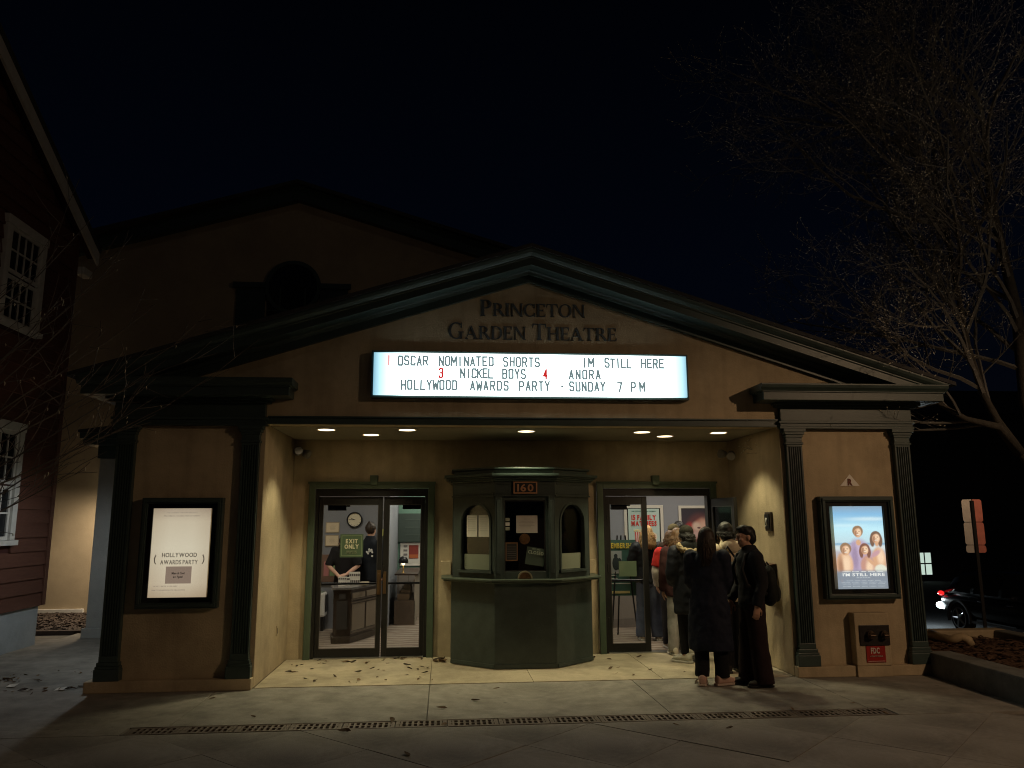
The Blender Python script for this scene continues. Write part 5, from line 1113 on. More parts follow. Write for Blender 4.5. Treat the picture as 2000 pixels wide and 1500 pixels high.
def headmesh(mb, s, c, tilt=0.0):
    """head with brow, nose, lips, chin, ears; c = centre of the skull, face towards +y"""
    h = MB()
    h.ell((0, -.008, .02), (.074, .094, .098), 20, 14); h.ell((0, .028, -.045), (.058, .062, .072), 18, 12); h.ell((0, .060, -.088), (.028, .026, .022), 12, 8)
    h.tube([(0, .082, .028), (0, .098, .004), (0, .113, -.020), (0, .100, -.030)], [.011, .011, .0145, .010], 10)
    for q in (-1, 1):
        h.ell((q * .033, .080, .030), (.024, .012, .008), 10, 6); h.ell((q * .036, .066, -.022), (.026, .024, .022), 10, 7)
        h.ell((q * .031, .076, .012), (.013, .010, .009), 10, 7)
        h.ell((q * .077, -.008, -.008), (.010, .020, .032), 10, 8); h.ell((q * .013, .106, -.026), (.010, .010, .008), 8, 6)
    h.ell((0, .088, -.053), (.023, .010, .006), 10, 6); h.ell((0, .086, -.064), (.020, .010, .0065), 10, 6)
    M = Matrix.Translation(c) @ Matrix.Rotation(tilt, 4, 'X') @ Matrix.Scale(s, 4)
    mb.join(h.xf(M))
def strands(mb, c, s, n, length, spread=.10, back=True, r0=.0045, rad=(.086, .104, .104), wav=.012, seed=1, front=False, taper=.35):
    """loose locks of hair falling from the crown of a head centred at c"""
    rnd = random.Random(seed); c = Vector(c)
    for i in range(n):
        a = rnd.uniform(R(200), R(340)) if back and not front else rnd.uniform(0, 2 * math.pi) if front else rnd.uniform(R(185), R(355))
        if rnd.random() < .5: a = rnd.uniform(R(170), R(370))
        ct, sn = math.cos(a), math.sin(a); L = length * rnd.uniform(.75, 1.0); pts = []; ph = rnd.uniform(0, 6.28); el = rnd.uniform(.15, .6)
        for k in range(4):
            t = el + (1.57 - el) * k / 3; pts.append(c + Vector((rad[0] * math.sin(t) * ct, -.012 + rad[1] * math.sin(t) * sn, .012 + rad[2] * math.cos(t))) * s)
        p = pts[-1]; m = 6
        for k in range(1, m + 1):
            t = k / m; q = Vector((ct * spread * .35 * t + wav * math.sin(ph + 7 * t), sn * spread * .35 * t - .02 * t + wav * math.cos(ph * 1.7 + 6 * t), -L * t)); q.x -= ct * taper * .08 * t * t
            pts.append(p + q * s)
        mb.tube(pts, [r0 * s] * 4 + [r0 * s * (1.1 - .6 * k / m) for k in range(1, m + 1)], 4)
def shoes(p, feet, m, sole, s=1.0, yaw=(0, 0), clog=False):
    for i, (x, y, z) in enumerate(feet):
        a = MB()
        a.loft([[(x + wx * math.cos(t), y + yy, max(.018 * s, zc + hz * math.sin(t))) for t in [2 * math.pi * k / 14 for k in range(14)]] for yy, wx, zc, hz in ((-.095 * s, .018 * s, .045 * s, .03 * s), (-.085 * s, .036 * s, .055 * s, .045 * s), (-.04 * s, .042 * s, .07 * s, .06 * s), (.03 * s, .045 * s, .055 * s, .045 * s), (.10 * s, .050 * s, .045 * s, .034 * s), (.15 * s, .042 * s, .038 * s, .024 * s), (.175 * s, .02 * s, .032 * s, .012 * s))])
        b = MB(); b.prism([(x + q * s, y + r * s) for q, r in ((-.03, -.105), (.03, -.105), (.046, -.05), (.046, .02), (.056, .09), (.046, .155), (.02, .188), (-.02, .188), (-.046, .155), (-.056, .09), (-.046, .02), (-.046, -.05))], 'z', .002, .024 * s)
        M = Matrix.Translation((x, y, 0)) @ Matrix.Rotation(yaw[i], 4, 'Z') @ Matrix.Translation((-x, -y, 0))
        o = link('shoe', evaluated(a.xf(M), 'shoe', .007, 2), m, p, True, local=True); b.xf(M).build('sole', sole, o, bevel=.005, local=True)
def person(label, x, y, hdg, h, group=None, lean=0.0):
    p = T('person', label, 'person', (x, y, 0.004), R(hdg), group); p['h'] = h; return p, h / 1.70
def body(p, s, skin, arms, legs, head=(0, .012, 1.60), htilt=0.0, voxel=.010, hands=(None, None), torso=None):
    mb = MB(); S_ = lambda q: Vector(q) * s
    mb.rings([(z * s, rx * s, ry * s, cy * s) for z, rx, ry, cy in (torso or ((.80, .13, .09, 0), (.88, .165, .115, 0), (.98, .155, .105, 0), (1.08, .135, .095, .0), (1.20, .150, .10, .0), (1.32, .165, .10, -.005), (1.39, .150, .085, -.01), (1.43, .085, .065, -.008)))])
    mb.tube([S_((0, -.012, 1.40)), S_((0, .0, 1.47)), S_((head[0] * .8, head[1] - .005, 1.56))], [.060 * s, .052 * s, .052 * s], 14)
    headmesh(mb, s, S_(head), htilt)
    for i, (a, hd) in enumerate(zip(arms, hands)):
        sh, el, wr = [S_(q) for q in a]; mb.tube([sh, sh.lerp(el, .5), el, el.lerp(wr, .4), wr], [.052 * s, .046 * s, .040 * s, .037 * s, .026 * s], 12)
        d = (wr - el).normalized() if not hd or not hd.get('d') else Vector(hd['d']).normalized(); sd_ = 1 if wr.x > 0 else -1
        up = Vector((sd_, 0, 0)) if not hd or not hd.get('up') else Vector(hd['up'])
        hand(mb, wr, d, up, sd_ if not hd else hd.get('side', sd_), s, .6 if not hd else hd.get('curl', .6))
    for hp, kn, an in legs:
        hp, kn, an = S_(hp), S_(kn), S_(an); mb.tube([hp, hp.lerp(kn, .5), kn, kn.lerp(an, .35), an], [.085 * s, .072 * s, .055 * s, .056 * s, .040 * s], 14)
        mb.ell(an + Vector((0, .05, -.035)) * s, (.038 * s, .105 * s, .03 * s), 12, 8)
    return link('body', evaluated(mb, 'body', voxel, 2), skin, p, True, local=True)
LEGS = (((-.085, 0, .88), (-.09, .015, .48), (-.09, -.01, .085)), ((.085, 0, .88), (.09, .015, .48), (.09, -.01, .085)))
ARMS = (((-.175, -.01, 1.375), (-.225, -.02, 1.10), (-.215, .06, .86)), ((.175, -.01, 1.375), (.225, -.02, 1.10), (.215, .06, .86)))
def trousers(p, s, m, legs=LEGS, r=(.10, .082, .075), cuff=.06, wid=1.0, disp=.016):
    mb = MB(); mb.rings([(z * s, rx * s, ry * s, 0) for z, rx, ry in ((.80, .15, .105), (.86, .178, .128), (.95, .172, .122), (1.03, .15, .108))])
    for hp, kn, an in legs:
        hp, kn, an = [Vector(q) * s for q in (hp, kn, an)]; an = Vector((an.x, an.y, cuff * s))
        mb.tube([hp, hp.lerp(kn, .5), kn, kn.lerp(an, .5), an], [r[0] * s, (r[0] + r[1]) / 2 * s, r[1] * s, (r[1] + r[2]) / 2 * s, r[2] * s], 16)
    return cloth('trousers', mb, m, p, disp=disp, dscale=.10)
def jacket(p, s, m, hem=.80, arms=ARMS, hw=.185, sl=(.082, .066, .056), puff=0, disp=.02, wrist=True, collar=.085, flare=0.0, name='jacket', cut=1.0):
    mb = MB(); rr = []
    N = 14
    for k in range(N + 1):
        z = hem + (1.36 - hem) * k / N; t = k / N
        rx = (hw + flare * (1 - t) ** 1.4 - .022 * math.exp(-((z - 1.07) / .12) ** 2)); ry = (.135 + flare * .8 * (1 - t) ** 1.4 - .01 * math.exp(-((z - 1.07) / .12) ** 2))
        if puff: rx += .012 * abs(math.sin(math.pi * (z - hem) / puff)); ry += .012 * abs(math.sin(math.pi * (z - hem) / puff))
        rr.append((z * s, rx * s, ry * s, 0))
    rr += [(1.40 * s, .165 * s, .115 * s, -.008 * s), (1.44 * s, .11 * s, .095 * s, -.008 * s), (1.475 * s, collar * s, (collar + .005) * s, -.004 * s), (1.51 * s, (collar - .006) * s, (collar) * s, 0)]
    mb.rings(rr, 24)
    for a in arms:
        sh, el, wr = [Vector(q) * s for q in a]; we = el.lerp(wr, cut); pts = []; rad = []
        n1 = 8
        for k in range(n1 + 1): t = k / n1; pts.append(sh.lerp(el, t)); rad.append((sl[0] + (sl[1] - sl[0]) * t + (.009 * abs(math.sin(t * n1 * 1.2)) if puff else 0)) * s)
        if cut > 0:
            for k in range(1, n1 + 1): t = k / n1; pts.append(el.lerp(we, t)); rad.append((sl[1] + (sl[2] - sl[1]) * t + (.009 * abs(math.sin(t * n1 * 1.2)) if puff else 0)) * s)
        mb.tube(pts, rad, 14); mb.ell(sh, (sl[0] * s * 1.04,) * 3, 12, 8)
    return cloth(name, mb, m, p, disp=disp, dscale=.09)
def hairpiece(p, s, c, m, parts, strand=None):
    mb = MB()
    for cc, rr in parts: mb.ell(Vector(c) * s + Vector(cc) * s, tuple(q * s for q in rr), 22, 16)
    base = evaluated(mb, 'hair', .010, 3, .012, .03)
    st = MB(); st.add([tuple(v.co) for v in base.vertices], [tuple(q.vertices) for q in base.polygons])
    if strand: strands(st, Vector(c) * s, s, **strand)
    return link('hair', st.mesh('hair', False), m, p, True, local=True)
def hmat(n, c): return mat('hair_' + n, c, .5, spec=.35, var=.35, scale=60, stretch=(1, 1, .12))
HB, HBR, HCU, HBL = hmat('black', (.010, .009, .008)), hmat('dark_brown', (.034, .021, .013)), hmat('curly_brown', (.12, .065, .032)), hmat('blonde', (.42, .27, .11))
LONG = [((0, -.012, .022), (.084, .100, .102)), ((0, -.055, -.06), (.088, .062, .13)), ((0, -.075, -.19), (.085, .050, .13))]
Q = 'people queueing into the right entrance door'

# 1 man at the back of the queue, in profile to the left, backpack on
p, s = person('man in black jacket and flared dark trousers at queue end, wearing backpack', 2.33, -.44, 90, 1.635, Q)
am = (((-.175, -.01, 1.375), (-.22, -.05, 1.10), (-.225, .03, .86)), ((.175, -.01, 1.375), (.225, .02, 1.10), (.21, .16, .88)))
lg = (((-.085, 0, .88), (-.10, -.015, .48), (-.10, -.06, .085)), ((.085, 0, .88), (.09, .03, .48), (.09, .05, .085)))
body(p, s, SKIN, am, lg, head=(0, .03, 1.595), htilt=R(-6), voxel=.0065, hands=(dict(d=(0, .12, -1), up=(-1, 0, 0), curl=.7), dict(d=(0, .3, -1), up=(1, 0, 0), curl=.7)))
trousers(p, s, FAB('maroon_black', (.024, .014, .015)), lg, r=(.112, .098, .108), cuff=.035)
jacket(p, s, FAB('black', (.017, .017, .020)), hem=.82, arms=am, hw=.19, collar=.078)
shoes(p, [(-.10 * s, -.05 * s, 0), (.09 * s, .06 * s, 0)], FAB('dark_shoe', (.02, .016, .014), .5), BLACK, s)
hairpiece(p, s, (0, .03, 1.595), HB, [((0, -.018, .050), (.086, .098, .080)), ((0, -.060, -.005), (.082, .062, .088)), ((0, .058, .085), (.066, .050, .034)), ((.0, .01, .098), (.07, .085, .036))], None)
bp = T('backpack', 'black rounded backpack worn by the man at the queue end', 'backpack', (2.33, -.44, 0.004), R(90))
mb = MB().ell(Vector((0, -.200, 1.08)) * s, (.15 * s, .095 * s, .215 * s), 22, 16).ell(Vector((0, -.205, .985)) * s, (.145 * s, .095 * s, .15 * s), 22, 16)
cloth('bag', mb, FAB('pack', (.013, .015, .014), .7), bp, disp=.02, dscale=.12)
cloth('pocket', MB().ell(Vector((0, -.285, .98)) * s, (.11 * s, .045 * s, .10 * s), 18, 12), FAB('pack_pocket', (.022, .024, .023), .6), bp, voxel=.01, disp=.01)
for q in (-1, 1): MB().tube([Vector((q * .10, -.14, 1.28)) * s, Vector((q * .115, -.05, 1.455)) * s, Vector((q * .12, .09, 1.40)) * s, Vector((q * .14, .145, 1.25)) * s, Vector((q * .16, .10, 1.08)) * s, Vector((q * .13, -.13, .98)) * s], .020 * s, 8).build('strap', FAB('strap', (.014, .014, .014), .6), bp, True, local=True)
MB().tube([Vector((0, -.17, 1.27)) * s, Vector((0, -.20, 1.315)) * s, Vector((0, -.235, 1.26)) * s], .011 * s, 8).build('loop', BLACK, bp, True, local=True)

# 2 woman in the long navy coat, seen from behind
p, s = person('woman in long navy coat with long dark hair and pale pink shoes', 1.885, -.37, -28, 1.625, Q)
am = (((-.175, -.01, 1.375), (-.20, .03, 1.11), (-.13, .19, 1.0)), ((.175, -.01, 1.375), (.205, .03, 1.11), (.14, .19, 1.0)))
lg = (((-.085, 0, .88), (-.10, .01, .48), (-.105, -.03, .085)), ((.085, 0, .88), (.10, .01, .48), (.11, .03, .085)))
body(p, s, SKIN, am, lg, head=(0, .02, 1.60), htilt=R(-10))
trousers(p, s, FAB('black_trouser', (.011, .011, .013)), lg, r=(.10, .082, .082), cuff=.085)
mb = MB(); cm = FAB('navy_coat', (.013, .016, .030), .75)
jacket(p, s, cm, hem=.37, arms=am, hw=.205, sl=(.092, .076, .066), flare=.050, disp=.036, collar=.09, name='coat')
shoes(p, [(-.105 * s, -.03 * s, 0), (.11 * s, .035 * s, 0)], FAB('pink_shoe', (.50, .33, .27), .7), FAB('pink_sole', (.46, .36, .30), .7), s * 1.08, yaw=(R(8), R(-38)))
hairpiece(p, s, (0, .02, 1.60), HBR, LONG, dict(n=300, length=.33, wav=.010, seed=3))

# 3 cream jacket with a dark stripe, patterned bag
p, s = person('person in cream jacket with dark shoulder stripe, half hidden in queue', 2.37, .30, 4, 1.67, Q)
am = (((-.175, -.01, 1.375), (-.225, .02, 1.12), (-.14, .19, 1.02)), ((.18, -.01, 1.375), (.275, -.02, 1.14), (.20, .16, 1.03)))
body(p, s, SKIN, am, LEGS, htilt=R(-8), head=(-.02, .02, 1.60))
trousers(p, s, FAB('black_trouser', (.011, .011, .013)), LEGS, r=(.10, .085, .085), cuff=.05)
cj = FAB('cream', (.66, .57, .42), .95)
jacket(p, s, cj, hem=.80, arms=am, hw=.195, sl=(.098, .088, .07), puff=.11)
cloth('hood', MB().ell(Vector((0, -.10, 1.44)) * s, (.125 * s, .075 * s, .085 * s), 18, 12), cj, p, disp=.02)
cloth('stripe', MB().tube([Vector((.155, -.115, 1.42)) * s, Vector((.165, -.12, 1.30)) * s, Vector((.165, -.125, 1.22)) * s], .028 * s, 10), FAB('stripe_black', (.015, .016, .014)), p, voxel=.009, disp=.0)
shoes(p, [(-.09 * s, 0, 0), (.09 * s, 0, 0)], FAB('dark_shoe', (.02, .016, .014)), BLACK, s)
hairpiece(p, s, (-.02, .02, 1.60), HB, [((0, -.014, .028), (.088, .104, .104)), ((0, -.06, -.03), (.084, .06, .10))], dict(n=240, length=.075, seed=8, wav=.012, r0=.0038, spread=.08))
bg_ = T('shoulder_bag', 'dark bag with pale flecked pattern beside the cream jacket', 'bag', (2.27, .10, .9), R(6))
fl = mat('flecked_cloth', (.02, .02, .02), .8); t_ = fl.node_tree; vo = t_.nodes.new('ShaderNodeTexVoronoi'); vo.inputs['Scale'].default_value = 38; r_ = t_.nodes.new('ShaderNodeValToRGB'); r_.color_ramp.elements[0].color = (.30, .27, .20, 1); r_.color_ramp.elements[1].position = .25; r_.color_ramp.elements[1].color = (.018, .018, .018, 1)
t_.links.new(vo.outputs['Distance'], r_.inputs[0]); t_.links.new(r_.outputs[0], t_.nodes['Principled BSDF'].inputs[0])
cloth('bag', MB().ell((.02, -.04, .17), (.17, .085, .19), 20, 14), fl, bg_, disp=.03)
MB().tube([(-.12, -.04, .28), (-.06, -.02, .42), (.03, .02, .52), (.10, -.02, .40), (.15, -.04, .27)], .014, 8).build('strap', FAB('strap', (.014, .014, .014)), bg_, True, local=True)

# 4 dark jacket with a pale fur-trimmed hood, black leggings, white trainers
p, s = person('person in dark jacket with pale fur hood, black leggings and white trainers', 2.08, .95, 6, 1.635, Q)
am = (((-.175, -.01, 1.375), (-.225, .0, 1.10), (-.16, .15, .98)), ((.175, -.01, 1.375), (.225, .0, 1.10), (.16, .15, .98)))
body(p, s, SKIN, am, LEGS, htilt=R(-10))
trousers(p, s, FAB('legging', (.010, .010, .012)), LEGS, r=(.092, .068, .050), cuff=.10, disp=.006)
jacket(p, s, FAB('dark_parka', (.016, .018, .025), .6), hem=.60, arms=am, hw=.205, sl=(.092, .08, .065), puff=.10, flare=.0)
cloth('hood', MB().ell(Vector((0, -.10, 1.45)) * s, (.13 * s, .07 * s, .09 * s), 18, 12), FAB('hood_dark', (.016, .018, .018)), p)
N_ = 18; mb = MB(); rnd = random.Random(4)
pt = [Vector((.15 * math.cos(R(170 + 200 * k / N_)), -.095 + .07 * math.sin(R(170 + 200 * k / N_)) , 1.47 - .065 * math.sin(math.pi * k / N_) * 1.2)) * s for k in range(N_ + 1)]
for q in pt: mb.ell(q, (.032 * s, .032 * s, .036 * s), 10, 8)
fur = evaluated(mb, 'fur', .010, 2, .03, .02); st = MB(); st.add([tuple(v.co) for v in fur.vertices], [tuple(q.vertices) for q in fur.polygons])
for k in range(420):
    q = rnd.choice(pt); d = Vector((rnd.uniform(-1, 1), rnd.uniform(-1, .4), rnd.uniform(-.8, 1))).normalized(); st.tube([q + d * .024, q + d * .045 + Vector((0, 0, -.008))], [.003, .0008], 3)
link('fur_trim', st.mesh('fur_trim', False), FAB('fur', (.40, .31, .19), .95), p, True, local=True)
shoes(p, [(-.09 * s, 0, 0), (.09 * s, .0, 0)], FAB('white_shoe', (.58, .55, .46), .7), FAB('white_sole', (.62, .60, .54), .7), s * 1.05, yaw=(R(35), R(-10)))
cp_ = MB().ell(Vector((0, .0, 1.64)) * s, (.092 * s, .108 * s, .088 * s), 20, 14)
cloth('cap', cp_, FAB('cap_dark', (.020, .019, .014)), p, voxel=.01, disp=.01)
hairpiece(p, s, (0, .012, 1.60), HB, [((0, -.03, -.01), (.086, .08, .10))], dict(n=200, length=.10, seed=5, wav=.014, spread=.08, r0=.0038))

# 5 grey jeans, maroon jacket, long curly hair
p, s = person('person in maroon jacket and light grey jeans with long wavy brown hair', 2.13, 1.52, 4, 1.60, Q)
lgw = (((-.085, 0, .88), (-.10, .02, .48), (-.12, -.02, .085)), ((.085, 0, .88), (.10, .02, .48), (.115, .03, .085)))
body(p, s, SKIN, ARMS, lgw, htilt=R(-6))
trousers(p, s, FAB('grey_jeans', (.30, .29, .27), .95), lgw, r=(.098, .080, .078), cuff=.045)
jacket(p, s, FAB('maroon', (.045, .018, .018)), hem=.78, hw=.195, sl=(.088, .074, .062))
shoes(p, [(-.12 * s, -.02 * s, 0), (.115 * s, .03 * s, 0)], FAB('white_shoe', (.58, .55, .46)), FAB('white_sole', (.62, .60, .54)), s)
hairpiece(p, s, (0, .012, 1.60), HCU, LONG, dict(n=320, length=.28, wav=.028, seed=9, spread=.2))

# 6 red and white sleeves
p, s = person('person in bright red and white jacket beyond the wavy haired one', 2.19, 2.05, 0, 1.56, Q)
am = (((-.175, -.01, 1.375), (-.245, .0, 1.11), (-.20, .12, .90)), ARMS[1])
body(p, s, SKIN, am, LEGS)
trousers(p, s, FAB('dark_trouser', (.02, .018, .022)), LEGS, r=(.10, .085, .08))
jacket(p, s, FAB('white_sleeve', (.58, .52, .45)), hem=.86, arms=am, hw=.18, name='jacket')
jacket(p, s, FAB('red', (.55, .035, .030)), hem=1.16, arms=((am[0][0], Vector(am[0][0]).lerp(Vector(am[0][1]), .75), am[0][1]), (am[1][0], Vector(am[1][0]).lerp(Vector(am[1][1]), .75), am[1][1])), hw=.195, sl=(.096, .092, .09), name='yoke', cut=0)
shoes(p, [(-.09 * s, 0, 0), (.09 * s, 0, 0)], FAB('pale_shoe', (.40, .33, .26)), FAB('white_sole', (.62, .60, .54)), s)
hairpiece(p, s, (0, .012, 1.60), HCU, [((0, -.012, .022), (.088, .102, .104)), ((0, -.05, -.06), (.088, .062, .11))], dict(n=160, length=.12, wav=.02, seed=12))

# 7 olive beanie, 8 tall dark-haired head
p, s = person('person in olive beanie deeper in the queue inside the doorway', 2.36, 2.45, -5, 1.64, Q)
body(p, s, SKIN, ARMS, LEGS); trousers(p, s, FAB('dark_trouser', (.02, .018, .022)), LEGS); jacket(p, s, FAB('brown_coat', (.05, .035, .025)), hem=.70, hw=.19)
cloth('beanie', MB().ell(Vector((0, -.004, 1.645)) * s, (.092 * s, .108 * s, .088 * s), 20, 14).ell(Vector((0, -.004, 1.60)) * s, (.094 * s, .110 * s, .028 * s), 20, 10), FAB('olive', (.115, .095, .045)), p, voxel=.009, disp=.006)
shoes(p, [(-.09 * s, 0, 0), (.09 * s, 0, 0)], FAB('dark_shoe', (.02, .016, .014)), BLACK, s)
p, s = person('dark haired person in black at the front of queue inside lobby', 2.62, 3.05, 15, 1.68, Q)
body(p, s, SKIN, ARMS, LEGS); trousers(p, s, FAB('dark_trouser', (.02, .018, .022)), LEGS); jacket(p, s, FAB('black', (.017, .017, .020)), hem=.80)
shoes(p, [(-.09 * s, 0, 0), (.09 * s, 0, 0)], FAB('dark_shoe', (.02, .016, .014)), BLACK, s)
hairpiece(p, s, (0, .012, 1.60), HB, [((0, -.014, .028), (.088, .104, .104)), ((0, -.055, -.02), (.084, .062, .09))], dict(n=90, length=.05, seed=21))

# 9 blonde woman inside, behind the fixed leaf
p, s = person('blonde woman in black puffer jacket and blue jeans behind the glass door', 2.05, 2.78, -8, 1.63, Q)
am = (((-.175, -.01, 1.375), (-.25, .02, 1.13), (-.15, .17, 1.06)), ((.175, -.01, 1.375), (.25, .02, 1.13), (.15, .17, 1.06)))
lg = (((-.085, 0, .88), (-.10, .015, .48), (-.12, -.01, .085)), ((.085, 0, .88), (.10, .015, .48), (.12, -.01, .085)))
body(p, s, SKIN, am, lg, htilt=R(-15))
trousers(p, s, FAB('blue_jeans', (.085, .10, .145), .95), lg, r=(.108, .10, .105), cuff=.05)
jacket(p, s, FAB('puffer_black', (.018, .021, .024), .45), hem=.84, arms=am, hw=.195, sl=(.094, .082, .066), puff=.085)
shoes(p, [(-.12 * s, 0, 0), (.12 * s, 0, 0)], FAB('pale_shoe', (.40, .33, .26)), FAB('white_sole', (.62, .60, .54)), s)
hairpiece(p, s, (0, .012, 1.60), HBL, LONG, dict(n=300, length=.26, wav=.018, seed=17, spread=.18))

# staff woman behind the counter and her customer
p, s = person('clerk in black t-shirt with bare arms sorting brochures behind the counter', -2.52, 3.92, 176, 1.56)
am = (((-.175, -.01, 1.375), (-.235, .03, 1.13), (-.075, .225, 1.0)), ((.175, -.01, 1.375), (.265, .05, 1.13), (.06, .25, .985)))
body(p, s, mat('skin_fair', (.60, .36, .27), .5, var=.04, scale=10), am, LEGS, head=(0, .11, 1.51), htilt=R(-28), voxel=.0065, hands=(dict(d=(.8, .5, -.2), up=(-.2, .3, 1), curl=.6, side=1), dict(d=(-.8, .45, -.3), up=(.2, .3, 1), curl=.7, side=-1)))
trousers(p, s, FAB('dark_trouser', (.02, .018, .022)), LEGS)
jacket(p, s, FAB('tshirt', (.014, .013, .014)), hem=.84, arms=am, hw=.178, sl=(.080, .072, .07), cut=.0, disp=.012, collar=.072, name='shirt')
shoes(p, [(-.09 * s, 0, 0), (.09 * s, 0, 0)], FAB('dark_shoe', (.02, .016, .014)), BLACK, s)
hairpiece(p, s, (0, .11, 1.51), HBR, [((0, .018, .05), (.086, .100, .086)), ((0, -.05, .0), (.082, .062, .10))], dict(n=120, length=.12, seed=30))
p, s = person('customer in dark jacket with hair in a bun standing at the counter', -2.16, 4.22, -20, 1.68)
body(p, s, SKIN, ARMS, LEGS, htilt=R(-12)); trousers(p, s, FAB('dark_trouser', (.02, .018, .022)), LEGS); jacket(p, s, FAB('blue_black', (.016, .019, .025)), hem=.78, hw=.20)
fl_ = MB(); rnd = random.Random(2)
for k in range(9): fl_.ell(Vector((.06 + rnd.uniform(-.05, .05), -.146 + rnd.uniform(-.004, .004), 1.26 + rnd.uniform(-.08, .08))) * s, (.020, .006, .016), 8, 6, rot=Euler((0, rnd.uniform(0, 3), 0)))
fl_.build('back_print', WHITE, p, local=True)
shoes(p, [(-.09 * s, 0, 0), (.09 * s, 0, 0)], FAB('dark_shoe', (.02, .016, .014)), BLACK, s)
hairpiece(p, s, (0, .012, 1.60), HBR, [((0, -.018, .03), (.086, .100, .100)), ((0, -.06, .095), (.042, .042, .05))], None)

# ================================================================== TREES
def branchset(seed): return random.Random(seed)
def grow(mb, tips, p, d, L, r, lvl, rnd, nchild, up=.10, jit=.22):
    n = max(3, int(L / (.30 if lvl < 2 else .16))); pts = [p.copy()]; rad = [r]; dirs = []
    for k in range(n):
        d = (d + Vector((rnd.uniform(-1, 1), rnd.uniform(-1, 1), rnd.uniform(-.8, 1.0) + up)) * jit).normalized()
        p = p + d * L / n; pts.append(p.copy()); dirs.append(d.copy()); rad.append(max(.0022 if lvl < 3 else .0019, r * (1 - .72 * (k + 1) / n)))
    mb.tube(pts, rad, 6 if lvl == 0 else 4 if lvl == 1 else 3, cap=False)
    if lvl >= len(nchild): tips.append((pts[-1], dirs[-1])); tips.append((pts[-2], dirs[-2])); return
    for k in range(nchild[lvl]):
        t = .25 + .75 * (k + rnd.random()) / nchild[lvl]; i = min(n - 1, int(t * n)); q = pts[i].lerp(pts[i + 1], min(1, t * n - i)); dd = dirs[i]
        ax = dd.cross(Vector((rnd.uniform(-1, 1), rnd.uniform(-1, 1), rnd.uniform(-1, 1)))).normalized(); an = R(rnd.uniform(28, 65))
        nd = (dd * math.cos(an) + ax * math.sin(an)).normalized()
        grow(mb, tips, q, nd, L * rnd.uniform(.42, .62) * (1.15 - .4 * t), max(.003, rad[i] * .55), lvl + 1, rnd, nchild, up, jit)
tr = T('bare_tree', 'large bare tree with budding twigs beside the bed right of theatre', 'tree', (7.0, .6, -.98))
rnd = random.Random(23); tips = []
tk = MB(); tk.tube([(7.0, .6, -1.0), (7.0, .6, -.7), (6.97, .59, .2), (6.90, .58, 1.2), (6.78, .55, 1.9)], [.22, .16, .14, .125, .115], 12)
st1 = [(6.80, .55, 1.8), (6.40, .49, 2.45), (6.02, .43, 2.95), (5.84, .40, 3.3), (5.70, .38, 3.9), (5.62, .36, 4.7), (5.52, .33, 5.6), (5.45, .3, 6.6)]
st2 = [(6.79, .55, 1.85), (6.5, .5, 3.2), (6.6, .6, 4.4), (6.5, .7, 6.0), (6.6, .8, 7.6)]
st3 = [(6.3, .47, 2.55), (5.92, .28, 2.85), (5.40, .15, 2.93), (5.0, .08, 3.12)]
tk.tube(st1, [.075, .058, .048, .042, .036, .030, .024, .016], 8); tk.tube(st2, [.10, .085, .07, .05, .025], 8); tk.tube(st3, [.07, .05, .036, .022], 8)
tk.build('trunk', BARK, tr, True)
cw_ = MB(); limbs = []
def onpath(P, t):
    f = t * (len(P) - 1); i = min(int(f), len(P) - 2); return Vector(P[i]).lerp(Vector(P[i + 1]), f - i)
for k in range(17): t = .36 + .64 * k / 16; limbs.append((onpath(st1, t), (rnd.uniform(-1, .15), rnd.uniform(-.7, .5), rnd.uniform(.2, .9)), rnd.uniform(1.9, 2.9), .030))
for k in range(15): t = .34 + .66 * k / 14; limbs.append((onpath(st2, t), (rnd.uniform(-1, -.1), rnd.uniform(-.6, .6), rnd.uniform(.2, .9)), rnd.uniform(2.2, 3.1), .032))
for k in range(5): t = .45 + .55 * k / 4; limbs.append((onpath(st3, t), (rnd.uniform(-1, .1), rnd.uniform(-.6, .5), rnd.uniform(-.3, .9)), rnd.uniform(1.1, 1.9), .020))
for q, d, L, r in ((((5.45, .3, 6.3)), (-1, -.1, .45), 3.0, .03), ((5.5, .33, 5.5), (-1, .1, .35), 2.8, .03), ((6.55, .65, 5.4), (-1, -.3, .5), 3.2, .03)): limbs.append((q, d, L, r))
for q, d, L, r in limbs:
    grow(cw_, tips, Vector(q), Vector(d).normalized(), L, r, 1, rnd, (0, 8, 6, 4), up=.10, jit=.20)
kind(cw_.build('crown', TWIG, tr, False, fix=False), 'stuff')
bd = MB()
for p, d in tips:
    for k in range(1):
        q = p + Vector((rnd.uniform(-1, 1), rnd.uniform(-1, 1), rnd.uniform(-1, 1))) * .008; s_ = rnd.uniform(.005, .011); a = d.cross(Vector((.3, .5, .8))).normalized() * s_ * .6; b = d.cross(a).normalized() * s_ * .6
        bd.add([q - d * s_ * 1.4, q + a, q + b, q - a, q - b, q + d * s_ * 2.0], [(0, 2, 1), (0, 3, 2), (0, 4, 3), (0, 1, 4), (5, 1, 2), (5, 2, 3), (5, 3, 4), (5, 4, 1)])
kind(bd.build('buds', BUD, tr, False, fix=False), 'stuff')

